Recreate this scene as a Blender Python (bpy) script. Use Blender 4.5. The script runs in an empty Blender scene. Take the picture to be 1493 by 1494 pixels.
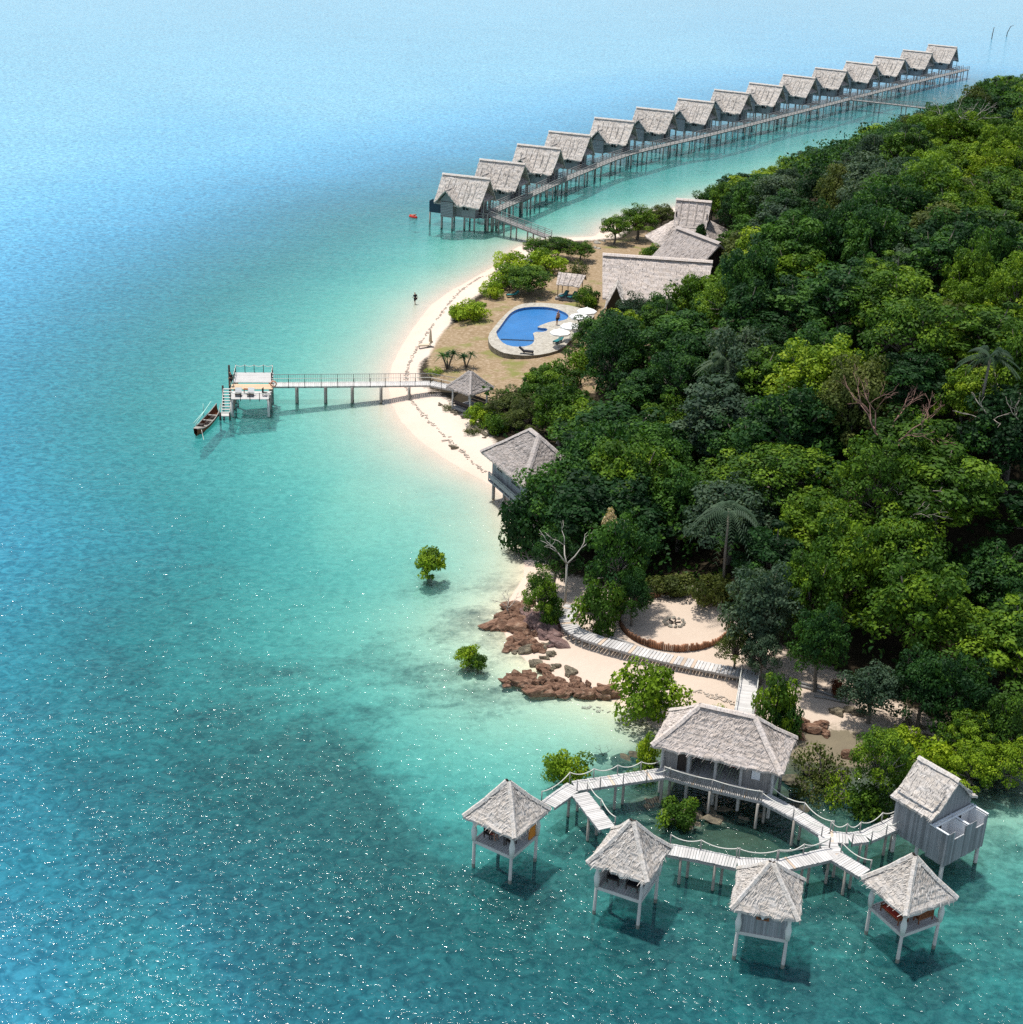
import bpy, bmesh, math, random
import numpy as np
from mathutils import Vector, Matrix, noise as mnoise

# ------------------------------------------------------------------ camera, sun, sky, exposure
C = bpy.context.scene.collection
SC = bpy.context.scene
F_ = 2250.0; TH = math.radians(24.0); RO = math.radians(2.2); H = 64.0   # drone camera: focal (px of 1493), pitch, roll, height
Fv = Vector((0, math.cos(TH), -math.sin(TH))); U0 = Vector((0, math.sin(TH), math.cos(TH))); R0 = Vector((1, 0, 0))
CR = R0 * math.cos(RO) + U0 * math.sin(RO); CU = U0 * math.cos(RO) - R0 * math.sin(RO)
cam = bpy.data.cameras.new('camera'); cam_o = bpy.data.objects.new('camera', cam); C.objects.link(cam_o)
cam.sensor_fit = 'HORIZONTAL'; cam.sensor_width = 36; cam.lens = 36 * F_ / 1493
cam.clip_start = 1; cam.clip_end = 20000
m = Matrix.Identity(4)
for i in range(3):
    m[i][0] = CR[i]; m[i][1] = CU[i]; m[i][2] = -Fv[i]
m[2][3] = H
cam_o.matrix_world = m
SC.camera = cam_o

SUN_EL = math.radians(74); SUN_AZ = math.radians(-48)          # azimuth from +Y towards +X
sd = Vector((math.sin(SUN_AZ) * math.cos(SUN_EL), math.cos(SUN_AZ) * math.cos(SUN_EL), math.sin(SUN_EL)))
W = bpy.data.worlds.new('World'); SC.world = W; W.use_nodes = True
sky = W.node_tree.nodes.new('ShaderNodeTexSky'); sky.sky_type = 'NISHITA'; sky.sun_disc = False
sky.sun_elevation = SUN_EL; sky.sun_rotation = SUN_AZ; sky.air_density = 1.0; sky.dust_density = 1.6; sky.ozone_density = 1.5
bg = W.node_tree.nodes['Background']; bg.inputs['Strength'].default_value = 0.12
wn = W.node_tree.nodes; wl = W.node_tree.links      # white cloud and bright horizon added out of view to pale the water's reflection
wt = wn.new('ShaderNodeTexCoord'); wz = wn.new('ShaderNodeTexNoise'); wz.inputs['Scale'].default_value = 2.2; wz.inputs['Detail'].default_value = 5
wr = wn.new('ShaderNodeMapRange'); wr.inputs[1].default_value = 0.35; wr.inputs[2].default_value = 0.7; wr.inputs[3].default_value = 0.0; wr.inputs[4].default_value = 0.45
wm = wn.new('ShaderNodeMix'); wm.data_type = 'RGBA'; wm.inputs[7].default_value = (7.4, 8.5, 9.3, 1)
wl.new(wt.outputs['Generated'], wz.inputs['Vector']); wl.new(wz.outputs[0], wr.inputs[0]); ws = wn.new('ShaderNodeSeparateXYZ'); wl.new(wt.outputs['Generated'], ws.inputs[0]); wh = wn.new('ShaderNodeMapRange'); wh.inputs[1].default_value = 0.0; wh.inputs[2].default_value = 0.45; wh.inputs[3].default_value = 0.9; wh.inputs[4].default_value = 0.0
wl.new(ws.outputs[2], wh.inputs[0]); wx = wn.new('ShaderNodeMath'); wx.operation = 'MAXIMUM'; wl.new(wr.outputs[0], wx.inputs[0]); wl.new(wh.outputs[0], wx.inputs[1]); wl.new(wx.outputs[0], wm.inputs[0]); wl.new(sky.outputs[0], wm.inputs[6]); wl.new(wm.outputs[2], bg.inputs[0])
sl = bpy.data.lights.new('sun', 'SUN'); sl.energy = 4.6; sl.angle = math.radians(2.6); sl.color = (1, 0.955, 0.88)
so = bpy.data.objects.new('sun', sl); C.objects.link(so); so.rotation_euler = sd.to_track_quat('Z', 'Y').to_euler(); so.location = (0, 0, 200)
SC.view_settings.view_transform = 'Standard'; SC.view_settings.look = 'None'; SC.view_settings.exposure = 0.12; SC.view_settings.gamma = 1
SC.cycles.use_denoising = False; SC.cycles.sample_clamp_indirect = 4; SC.cycles.sample_clamp_direct = 26; SC.cycles.max_bounces = 8; SC.cycles.transparent_max_bounces = 12; SC.cycles.diffuse_bounces = 3; SC.cycles.glossy_bounces = 3

# ------------------------------------------------------------------ placing: where a surveyed picture point stands on the ground
def G(px, py, z=0.0):
    d = Fv + CR * ((px - 746.5) / F_) + CU * ((747 - py) / F_)
    t = (z - H) / d.z
    return Vector((d.x * t, d.y * t, z))
def proj(x, y, z):
    v = Vector((x, y, z - H)); c = v.dot(Fv)
    return 746.5 + v.dot(CR) / c * F_, 747 - v.dot(CU) / c * F_

rnd = random.Random(7)
def R_(a, b): return rnd.uniform(a, b)

# ------------------------------------------------------------------ materials
class NT:
    def __init__(s, name):
        s.m = bpy.data.materials.new(name); s.m.use_nodes = True; s.t = s.m.node_tree; s.t.nodes.clear()
        s.out = s.t.nodes.new('ShaderNodeOutputMaterial')
    def n(s, typ, **kw):
        nd = s.t.nodes.new('ShaderNode' + typ)
        for k, v in kw.items():
            if k.startswith('_'): setattr(nd, k[1:], v)
            else:
                key = k.replace('__', ' ')
                nd.inputs[int(key[1:]) if key[0] == 'i' and key[1:].isdigit() else key].default_value = v
        return nd
    def l(s, a, b): s.t.links.new(a, b)
    def sock(s, v, inp):
        if isinstance(v, bpy.types.NodeSocket): s.l(v, inp)
        else: inp.default_value = v
    def math(s, op, a, b=0.0, clamp=False):
        nd = s.t.nodes.new('ShaderNodeMath'); nd.operation = op; nd.use_clamp = clamp
        s.sock(a, nd.inputs[0]); s.sock(b, nd.inputs[1]); return nd.outputs[0]
    def mix(s, f, a, b, blend='MIX'):
        nd = s.t.nodes.new('ShaderNodeMix'); nd.data_type = 'RGBA'; nd.blend_type = blend
        s.sock(f, nd.inputs[0])
        for v, i in ((a, 6), (b, 7)):
            s.sock(v if isinstance(v, bpy.types.NodeSocket) else (*v, 1) if len(v) == 3 else v, nd.inputs[i])
        return nd.outputs[2]
    def ramp(s, f, stops):
        nd = s.t.nodes.new('ShaderNodeValToRGB'); s.l(f, nd.inputs[0]); e = nd.color_ramp.elements
        while len(e) < len(stops): e.new(0.5)
        for el, (p, c) in zip(e, stops):
            el.position = p; el.color = (*c, 1) if len(c) == 3 else c
        return nd.outputs[0]
    def noise(s, vec, scale, detail=3, rough=0.55, dist=0.0):
        nd = s.n('TexNoise', Scale=scale, Detail=detail, Roughness=rough, Distortion=dist)
        if vec is not None: s.l(vec, nd.inputs['Vector'])
        return nd.outputs[0]
    def mapping(s, vec, scale=(1, 1, 1), loc=(0, 0, 0), rot=(0, 0, 0)):
        nd = s.n('Mapping'); nd.inputs['Scale'].default_value = scale; nd.inputs['Location'].default_value = loc; nd.inputs['Rotation'].default_value = rot
        s.l(vec, nd.inputs['Vector']); return nd.outputs[0]
    def attr(s, name): return s.n('Attribute', _attribute_name=name)
    def bump(s, h, dist, strength=1.0):
        nd = s.n('Bump', Strength=strength, Distance=dist); s.l(h, nd.inputs['Height']); return nd.outputs[0]
    def pbr(s, col, rough=0.8, spec=0.3, normal=None, metal=0.0):
        b = s.n('BsdfPrincipled'); s.sock(col if isinstance(col, bpy.types.NodeSocket) else (*col, 1), b.inputs['Base Color'])
        s.sock(rough, b.inputs['Roughness']); b.inputs['Specular IOR Level'].default_value = spec; b.inputs['Metallic'].default_value = metal
        if normal is not None: s.l(normal, b.inputs['Normal'])
        s.l(b.outputs[0], s.out.inputs[0]); return b
    def obj_vec(s): return s.n('TexCoord').outputs['Object']
    def pos(s): return s.n('NewGeometry').outputs['Position']
    def rand(s): return s.n('ObjectInfo').outputs['Random']

M = {}
def mat_wood(name, c1, c2, tint=True, rough=0.85, grain=(2, 2, 9)):
    t = NT(name); v = t.obj_vec()
    n1 = t.noise(t.mapping(v, grain), 3.0, 5, 0.65); n2 = t.noise(v, 1.1, 3)
    col = t.mix(n1, c1, c2); col = t.mix(t.math('MULTIPLY', n2, 0.5), col, tuple(x * 0.55 for x in c1))
    if tint:
        a = t.attr('tint'); col = t.mix(1.0, col, a.outputs['Color'], 'MULTIPLY')
    t.pbr(col, rough, 0.25, t.bump(n1, 0.02)); M[name] = t.m
mat_wood('weathered_deck', (0.50, 0.48, 0.46), (0.68, 0.66, 0.64))
mat_wood('weathered_wall', (0.20, 0.21, 0.222), (0.37, 0.38, 0.39), grain=(7, 7, 0.8))
mat_wood('pile_wood', (0.24, 0.22, 0.19), (0.44, 0.41, 0.37), grain=(4, 4, 1))
mat_wood('pale_pile', (0.46, 0.45, 0.42), (0.66, 0.65, 0.62), grain=(4, 4, 1))
mat_wood('dark_wood', (0.03, 0.025, 0.022), (0.09, 0.07, 0.06))
mat_wood('brown_wood', (0.16, 0.055, 0.025), (0.33, 0.13, 0.055))
mat_wood('fresh_plank', (0.62, 0.44, 0.28), (0.78, 0.60, 0.42))
mat_wood('grey_wood', (0.22, 0.215, 0.21), (0.42, 0.40, 0.38))
mat_wood('stake_wood', (0.20, 0.085, 0.045), (0.50, 0.27, 0.16), grain=(5, 5, 1))

def mat_plain(name, c, rough=0.6, var=0.25, scale=3.0, spec=0.3):
    t = NT(name); v = t.obj_vec(); n = t.noise(v, scale, 4)
    t.pbr(t.mix(n, tuple(x * (1 - var) for x in c), tuple(min(1, x * (1 + var * .6)) for x in c)), rough, spec); M[name] = t.m
mat_plain('white_plaster', (0.72, 0.74, 0.76), 0.8, 0.1)
mat_plain('white_canvas', (0.82, 0.81, 0.78), 0.9, 0.06)
mat_plain('beige_canvas', (0.55, 0.45, 0.33), 0.9, 0.1)
mat_plain('teal_cushion', (0.015, 0.16, 0.17), 0.7, 0.2)
mat_plain('rope', (0.62, 0.61, 0.55), 0.9, 0.1)
mat_plain('curtain', (0.62, 0.62, 0.58), 0.95, 0.12)
mat_plain('dark_panel', (0.02, 0.045, 0.075), 0.5, 0.3)
mat_plain('mint_paint', (0.36, 0.62, 0.55), 0.6, 0.15)
mat_plain('orange_cloth', (0.62, 0.22, 0.03), 0.8, 0.2)
mat_plain('red_cloth', (0.50, 0.06, 0.035), 0.8, 0.2)
mat_plain('red_plastic', (0.62, 0.045, 0.03), 0.4, 0.1)
mat_plain('skin', (0.42, 0.22, 0.14), 0.6, 0.1)
mat_plain('dark_cloth', (0.012, 0.013, 0.018), 0.9, 0.2)
mat_plain('white_cloth', (0.7, 0.7, 0.72), 0.9, 0.1)
mat_plain('hair', (0.01, 0.008, 0.007), 0.7, 0.2)
mat_plain('black_glass', (0.006, 0.007, 0.008), 0.15, 0.2)
mat_plain('deadwood', (0.42, 0.36, 0.30), 0.9, 0.3)
mat_plain('dead_brown', (0.26, 0.15, 0.12), 0.9, 0.3)
mat_plain('orange_ring', (0.65, 0.30, 0.20), 0.6, 0.15)

def mat_thatch(name, c, warm):
    t = NT(name); uv = t.n('UVMap').outputs[0]; a = t.attr('tint')
    fib = t.noise(t.mapping(uv, (6.5, 0.9, 1)), 2.2, 6, 0.75, 0.6)
    blot = t.noise(uv, 1.5, 5, 0.65, 0.4)
    spk = t.noise(t.mapping(uv, (1.6, 2.6, 1)), 2.6, 5, 0.8)
    wv = t.n('TexWave', Scale=1.0, Distortion=3.2, Detail=3.0, Detail__Scale=2.2); wv.wave_type = 'BANDS'; wv.bands_direction = 'Y'
    t.l(t.mapping(uv, (0.35, 0.8, 1)), wv.inputs['Vector'])
    course = wv.outputs['Fac']
    col = t.mix(fib, tuple(x * 0.62 for x in c), tuple(min(1, x * 1.25) for x in c))
    col = t.mix(t.ramp(blot, [(0.38, (0, 0, 0)), (0.68, (.9, .9, .9))]), col, warm)
    dark = t.ramp(spk, [(0.38, (1, 1, 1)), (0.50, (0, 0, 0))])
    col = t.mix(t.math('MULTIPLY', dark, 0.7), col, tuple(x * 0.30 for x in c))
    cd = t.ramp(course, [(0.0, (1, 1, 1)), (0.16, (0, 0, 0))])
    col = t.mix(t.math('MULTIPLY', cd, 0.16), col, tuple(x * 0.38 for x in c))
    col = t.mix(1.0, col, a.outputs['Color'], 'MULTIPLY')
    hgt = t.math('ADD', t.math('ADD', t.math('MULTIPLY', fib, 0.5), t.math('MULTIPLY', spk, 0.9)), t.math('MULTIPLY', course, 0.12))
    t.pbr(col, 0.95, 0.1, t.bump(hgt, 0.07)); M[name] = t.m
mat_thatch('thatch_grey', (0.64, 0.60, 0.565), (0.60, 0.52, 0.44))
mat_thatch('thatch_pink', (0.64, 0.57, 0.53), (0.58, 0.485, 0.41))
mat_thatch('thatch_dim', (0.46, 0.415, 0.395), (0.42, 0.355, 0.31))

def mat_leaf(name, cols, trans=0.25):
    """cols: three leaf colours; each clump and each tree leans to one of them"""
    t = NT(name); a = t.attr('tint'); v = t.obj_vec()
    sep = t.n('SeparateColor'); t.l(a.outputs['Color'], sep.inputs[0])
    n = t.noise(v, 0.45, 2)
    f = t.math('ADD', t.math('MULTIPLY', sep.outputs[0], 0.85), t.math('MULTIPLY', n, 0.28))
    f = t.math('ADD', f, t.math('MULTIPLY', t.math('SUBTRACT', t.rand(), 0.5), 0.38))
    col = t.ramp(f, [(0.15, cols[0]), (0.55, cols[1]), (0.95, cols[2])])
    d = t.n('BsdfPrincipled', Roughness=0.6); d.inputs['Specular IOR Level'].default_value = 0.15; t.l(col, d.inputs['Base Color'])
    tr = t.n('BsdfTranslucent'); t.l(t.mix(1.0, col, (1.2, 1.35, 0.4), 'MULTIPLY'), tr.inputs[0])
    mx = t.n('MixShader', i0=trans); t.l(d.outputs[0], mx.inputs[1]); t.l(tr.outputs[0], mx.inputs[2]); t.l(mx.outputs[0], t.out.inputs[0])
    M[name] = t.m
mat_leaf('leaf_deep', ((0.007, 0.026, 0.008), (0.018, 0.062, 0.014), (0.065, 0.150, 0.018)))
mat_leaf('leaf_green', ((0.014, 0.042, 0.006), (0.052, 0.118, 0.011), (0.175, 0.275, 0.016)))
mat_leaf('leaf_lime', ((0.035, 0.085, 0.007), (0.115, 0.200, 0.012), (0.260, 0.340, 0.020)))
mat_leaf('leaf_bright', ((0.060, 0.120, 0.008), (0.170, 0.270, 0.012), (0.320, 0.410, 0.022)))
mat_leaf('leaf_olive', ((0.030, 0.045, 0.012), (0.070, 0.095, 0.020), (0.130, 0.150, 0.035)))
mat_leaf('leaf_grey', ((0.025, 0.050, 0.030), (0.050, 0.090, 0.050), (0.100, 0.140, 0.080)))
mat_leaf('leaf_blossom', ((0.42, 0.30, 0.16), (0.60, 0.46, 0.28), (0.75, 0.62, 0.45)))
mat_leaf('leaf_rust', ((0.06, 0.02, 0.01), (0.14, 0.05, 0.025), (0.22, 0.10, 0.05)))

t = NT('bark'); v = t.obj_vec(); n = t.noise(t.mapping(v, (4, 4, 1)), 3, 4)
t.pbr(t.mix(n, (0.07, 0.055, 0.045), (0.26, 0.23, 0.19)), 0.9, 0.2, t.bump(n, 0.03)); M['bark'] = t.m
t = NT('pale_bark'); v = t.obj_vec(); n = t.noise(t.mapping(v, (4, 4, 1)), 3, 4)
t.pbr(t.mix(n, (0.26, 0.23, 0.20), (0.55, 0.51, 0.45)), 0.9, 0.2, t.bump(n, 0.03)); M['pale_bark'] = t.m

def mat_rock(name, c1, c2, c3):
    t = NT(name); v = t.obj_vec()
    n1 = t.noise(v, 1.6, 6, 0.65, 0.8); n2 = t.noise(t.mapping(v, (1, 1, 3)), 4.0, 5, 0.7)
    col = t.ramp(n1, [(0.3, c1), (0.5, c2), (0.72, c3)]); col = t.mix(t.math('MULTIPLY', n2, 0.7), col, tuple(x * 0.35 for x in c1))
    t.pbr(col, 0.85, 0.25, t.bump(t.math('ADD', n1, t.math('MULTIPLY', n2, 0.6)), 0.16)); M[name] = t.m
mat_rock('rock_red', (0.11, 0.060, 0.040), (0.30, 0.165, 0.105), (0.55, 0.39, 0.28))
mat_rock('rock_mauve', (0.12, 0.07, 0.06), (0.30, 0.19, 0.17), (0.48, 0.35, 0.31))
mat_rock('rock_grey', (0.10, 0.085, 0.065), (0.28, 0.24, 0.17), (0.46, 0.38, 0.25))
mat_rock('rock_wet', (0.05, 0.05, 0.04), (0.14, 0.13, 0.09), (0.26, 0.22, 0.13))
mat_rock('stone_pale', (0.36, 0.32, 0.26), (0.56, 0.52, 0.44), (0.70, 0.66, 0.58))

# ------------------------------------------------------------------ mesh collector
class MB:
    def __init__(s): s.v = []; s.f = []; s.t = []; s.uv = []; s.sm = []
    def vert(s, p): s.v.append(tuple(p)); return len(s.v) - 1
    def face(s, idx, tint=1.0, uv=None, smooth=False):
        s.f.append(tuple(idx)); s.t.append(tint if isinstance(tint, tuple) else (tint, tint, tint)); s.sm.append(smooth)
        s.uv.append(uv if uv else [(0, 0)] * len(idx))
    def quad(s, a, b, c, d, tint=1.0, uv=None): s.face([s.vert(p) for p in (a, b, c, d)], tint, uv)
    def box(s, c, size, rz=0.0, tint=1.0, M3=None):
        c = Vector(c); hx, hy, hz = size[0] / 2, size[1] / 2, size[2] / 2
        rot = M3 if M3 is not None else Matrix.Rotation(rz, 3, 'Z')
        i = [s.vert(c + rot @ Vector((x * hx, y * hy, z * hz))) for z in (-1, 1) for x, y in ((-1, -1), (1, -1), (1, 1), (-1, 1))]
        for f in ((3, 2, 1, 0), (4, 5, 6, 7), (0, 1, 5, 4), (1, 2, 6, 5), (2, 3, 7, 6), (3, 0, 4, 7)): s.face([i[k] for k in f], tint)
    def beam(s, a, b, w, h, tint=1.0):
        a = Vector(a); b = Vector(b); d = (b - a); L = d.length
        if L < 1e-5: return
        x = d / L; up = Vector((0, 0, 1)) if abs(x.z) < 0.95 else Vector((0, 1, 0))
        y = up.cross(x).normalized(); z = x.cross(y)
        s.box((a + b) / 2, (L, w, h), tint=tint, M3=Matrix((x, y, z)).transposed())
    def tube(s, pts, radii, n=7, tint=1.0, cap=True):
        pts = [Vector(p) for p in pts]
        if not hasattr(radii, '__len__'): radii = [radii] * len(pts)
        rings = []
        for k, p in enumerate(pts):
            d = (pts[min(k + 1, len(pts) - 1)] - pts[max(k - 1, 0)])
            d = d.normalized() if d.length > 1e-6 else Vector((0, 0, 1))
            up = Vector((0, 0, 1)) if abs(d.z) < 0.9 else Vector((1, 0, 0))
            x = up.cross(d).normalized(); y = d.cross(x)
            rings.append([s.vert(p + (x * math.cos(q) + y * math.sin(q)) * radii[k]) for q in [2 * math.pi * j / n for j in range(n)]])
        for r0, r1 in zip(rings, rings[1:]):
            for j in range(n): s.face((r0[j], r0[(j + 1) % n], r1[(j + 1) % n], r1[j]), tint, smooth=True)
        if cap: s.face(rings[0][::-1], tint); s.face(rings[-1], tint)
    def build(s, name, mat, parent=None, loc=None, rz=0.0):
        me = bpy.data.meshes.new(name); me.from_pydata(s.v, [], s.f); me.materials.append(M[mat] if isinstance(mat, str) else mat)
        lt = np.repeat(np.array(s.t, dtype=np.float32), [len(f) for f in s.f], axis=0)
        ca = me.color_attributes.new('tint', 'FLOAT_COLOR', 'CORNER')
        ca.data.foreach_set('color', np.concatenate([lt, np.ones((len(lt), 1), np.float32)], axis=1).ravel())
        ul = me.uv_layers.new(name='UVMap'); ul.data.foreach_set('uv', np.array([c for u in s.uv for c in u], dtype=np.float32).ravel())
        me.polygons.foreach_set('use_smooth', s.sm)
        o = bpy.data.objects.new(name, me); C.objects.link(o)
        if loc is not None: o.location = loc
        o.rotation_euler.z = rz
        if parent: o.parent = parent
        return o
def tag(o, label, cat, group=None, kind=None):
    if label: o['label'] = label
    if cat: o['category'] = cat
    if group: o['group'] = group
    if kind: o['kind'] = kind
    return o
def thing(name, label, cat, loc=(0, 0, 0), rz=0.0, group=None):
    o = bpy.data.objects.new(name, None); C.objects.link(o); o.location = loc; o.rotation_euler.z = rz; o.empty_display_size = 0.5
    return tag(o, label, cat, group)
def kids(o): return [c for c in C.objects if c.parent == o]
def dup(root, loc, rz=0.0, label=None, scale=None, kid_map=None, group=None):
    r = root.copy(); C.objects.link(r); r.location = loc; r.rotation_euler.z = rz
    if label: r['label'] = label
    if group: r['group'] = group
    if scale is not None: r.scale = scale if hasattr(scale, '__len__') else (scale,) * 3
    for ch in (kid_map if kid_map is not None else kids(root)):
        c = ch.copy(); C.objects.link(c); c.parent = r
        for g in (kids(ch) if kid_map is None else []):
            d = g.copy(); C.objects.link(d); d.parent = c
    return r
# ------------------------------------------------------------------ the lie of the land (metres): shoreline, sea depth, hill
SHORE_PX = [(1530,1120),(1420,1112),(1330,1112),(1240,1120),(1170,1110),(1100,1082),(1000,1075),(955,1062),(925,1040),(893,1022),(868,1012),
 (838,1000),(805,985),(778,972),(758,955),(740,932),(728,905),(745,872),(764,842),(766,800),(752,768),(742,742),(733,722),(712,704),(682,688),(648,668),
 (612,642),(586,615),(572,590),(566,562),(572,532),(588,502),(606,474),(628,446),(658,424),(695,404),(728,384),(752,362),
 (785,350),(830,347),(868,345),(878,336),(886,326),(930,310),(985,304),(1040,288),(1110,268),(1180,247),(1250,228),(1330,205),(1400,187),(1470,177),(1560,165)]
shore = [tuple(G(x, y, 0)[:2]) for x, y in SHORE_PX]
poly = np.array(shore + [(330, 380), (420, 200), (300, 60), (90, 85)])
def signed_dist(P):
    """+ inside the island, - out at sea"""
    A = poly; B = np.roll(poly, -1, axis=0); best = np.full(len(P), 1e18); ins = np.zeros(len(P), bool)
    for a, b in zip(A, B):
        d = b - a; t = np.clip(((P - a) @ d) / (d @ d), 0, 1); q = P - a - t[:, None] * d
        best = np.minimum(best, (q * q).sum(1))
        c = (a[1] > P[:, 1]) != (b[1] > P[:, 1])
        if abs(b[1] - a[1]) > 1e-9: ins ^= c & (P[:, 0] < (b[0] - a[0]) * (P[:, 1] - a[1]) / (b[1] - a[1]) + a[0])
    best = np.sqrt(best); return np.where(ins, best, -best)
# soundings: picture point, depth m (left edge and far out also painting vignette and reflection), share of seagrass on the bottom
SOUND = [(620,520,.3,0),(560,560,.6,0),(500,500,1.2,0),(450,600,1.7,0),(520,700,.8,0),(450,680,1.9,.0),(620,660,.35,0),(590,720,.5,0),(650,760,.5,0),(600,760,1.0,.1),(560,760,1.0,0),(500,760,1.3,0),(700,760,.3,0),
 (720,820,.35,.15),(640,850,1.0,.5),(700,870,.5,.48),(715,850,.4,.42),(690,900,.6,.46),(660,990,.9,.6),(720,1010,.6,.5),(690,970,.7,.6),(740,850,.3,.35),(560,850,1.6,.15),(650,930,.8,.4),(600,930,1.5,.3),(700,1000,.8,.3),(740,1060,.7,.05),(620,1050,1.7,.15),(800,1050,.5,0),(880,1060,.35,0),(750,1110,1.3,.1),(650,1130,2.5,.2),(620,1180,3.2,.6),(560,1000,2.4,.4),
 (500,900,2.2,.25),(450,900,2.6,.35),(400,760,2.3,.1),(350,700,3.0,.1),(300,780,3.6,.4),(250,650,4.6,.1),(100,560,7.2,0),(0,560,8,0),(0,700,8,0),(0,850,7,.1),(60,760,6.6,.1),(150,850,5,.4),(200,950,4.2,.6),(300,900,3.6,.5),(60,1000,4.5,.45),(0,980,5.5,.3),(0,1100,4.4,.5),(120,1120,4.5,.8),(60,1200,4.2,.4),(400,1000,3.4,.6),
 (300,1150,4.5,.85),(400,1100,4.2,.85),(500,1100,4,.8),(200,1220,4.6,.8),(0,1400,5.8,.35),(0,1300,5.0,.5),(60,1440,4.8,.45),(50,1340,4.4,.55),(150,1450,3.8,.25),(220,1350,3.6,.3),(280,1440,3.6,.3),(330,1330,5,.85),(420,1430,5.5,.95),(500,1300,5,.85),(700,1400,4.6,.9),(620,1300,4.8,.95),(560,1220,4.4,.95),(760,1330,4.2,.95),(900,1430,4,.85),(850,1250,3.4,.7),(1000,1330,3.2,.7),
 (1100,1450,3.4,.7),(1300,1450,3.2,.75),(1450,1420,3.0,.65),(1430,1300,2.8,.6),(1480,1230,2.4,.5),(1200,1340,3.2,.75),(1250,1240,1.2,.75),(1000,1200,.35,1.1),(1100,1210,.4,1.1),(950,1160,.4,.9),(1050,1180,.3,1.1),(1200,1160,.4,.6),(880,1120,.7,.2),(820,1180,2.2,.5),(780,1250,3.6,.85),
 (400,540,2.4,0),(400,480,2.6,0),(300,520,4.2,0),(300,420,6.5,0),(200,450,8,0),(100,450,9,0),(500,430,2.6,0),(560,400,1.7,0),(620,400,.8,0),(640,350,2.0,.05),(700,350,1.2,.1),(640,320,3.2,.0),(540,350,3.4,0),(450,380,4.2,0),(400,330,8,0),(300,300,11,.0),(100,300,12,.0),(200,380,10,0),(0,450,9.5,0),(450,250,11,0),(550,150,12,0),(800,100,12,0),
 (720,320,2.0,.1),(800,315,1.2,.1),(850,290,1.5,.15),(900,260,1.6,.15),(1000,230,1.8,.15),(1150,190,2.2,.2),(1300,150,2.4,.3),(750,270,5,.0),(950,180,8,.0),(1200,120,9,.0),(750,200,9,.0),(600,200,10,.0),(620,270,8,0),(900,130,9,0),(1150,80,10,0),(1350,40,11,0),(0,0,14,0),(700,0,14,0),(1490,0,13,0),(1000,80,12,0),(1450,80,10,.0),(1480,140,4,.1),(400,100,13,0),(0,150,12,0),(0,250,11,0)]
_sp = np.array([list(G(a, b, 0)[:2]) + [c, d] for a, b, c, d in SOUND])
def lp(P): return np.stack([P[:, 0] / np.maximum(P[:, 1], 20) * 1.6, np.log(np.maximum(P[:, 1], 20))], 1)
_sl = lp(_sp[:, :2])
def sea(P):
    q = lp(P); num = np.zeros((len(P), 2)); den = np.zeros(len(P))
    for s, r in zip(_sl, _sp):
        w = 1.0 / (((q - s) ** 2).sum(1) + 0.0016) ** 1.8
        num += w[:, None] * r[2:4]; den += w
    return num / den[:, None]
HILL = [(G(1420, 560, 0), 60, 11), (G(1600, 330, 0), 60, 14), (G(1480, 860, 0), 38, 7)]
def height(P, full=False):
    P = np.atleast_2d(np.asarray(P, float)); d = signed_dist(P); sg = sea(P)
    land = 1.5 * (1 - np.exp(-np.maximum(d, 0) / 7.0))
    hill = sum(h * np.exp(-((P[:, 0] - c.x) ** 2 + (P[:, 1] - c.y) ** 2) / (2 * r * r)) for c, r, h in HILL)
    t = np.clip((d - 12) / 28, 0, 1) * (1 - np.exp(-(((P[:, 0] - 16) / 30) ** 2 + ((P[:, 1] - 220) / 42) ** 2) ** 2)); land = land + hill * t * t * (3 - 2 * t)
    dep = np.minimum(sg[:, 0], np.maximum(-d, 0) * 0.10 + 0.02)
    z = np.where(d > 0, land, -dep)
    return (z, d, sg[:, 1]) if full else z
def gz(x, y): return float(height([[x, y]])[0])
def L(px, py, up=0.0):
    """the point of the ground seen at a picture point (ray marched on to the terrain)"""
    z = 1.0
    for _ in range(12):
        p = G(px, py, z + up); z = 0.5 * z + 0.5 * gz(p.x, p.y)
    p = G(px, py, z + up); return Vector((p.x, p.y, z))

def fan(d0, d1, nd, nr, rmax):
    D = np.geomspace(d0, d1, nd); Rr = np.linspace(-rmax, rmax, nr)
    Y, Q = np.meshgrid(D, Rr, indexing='ij'); return np.stack([(Q * (Y + 15)).ravel(), Y.ravel()], 1)
def grid_mesh(name, P, z, nd, nr, keep=None):
    idx = np.arange(nd * nr).reshape(nd, nr)
    q = np.stack([idx[:-1, :-1], idx[:-1, 1:], idx[1:, 1:], idx[1:, :-1]], -1).reshape(-1, 4)
    if keep is not None: q = q[keep[q].any(1)]
    me = bpy.data.meshes.new(name); me.vertices.add(len(P)); me.vertices.foreach_set('co', np.concatenate([P, z[:, None]], 1).astype(np.float32).ravel())
    me.loops.add(q.size); me.loops.foreach_set('vertex_index', q.ravel().astype(np.int32))
    me.polygons.add(len(q)); me.polygons.foreach_set('loop_start', np.arange(0, q.size, 4, dtype=np.int32)); me.polygons.foreach_set('loop_total', np.full(len(q), 4, np.int32))
    me.polygons.foreach_set('use_smooth', np.ones(len(q), bool)); me.update(calc_edges=True)
    o = bpy.data.objects.new(name, me); C.objects.link(o); return o
def fattr(me, name, a):
    at = me.attributes.new(name, 'FLOAT', 'POINT'); at.data.foreach_set('value', a.astype(np.float32))

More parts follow.
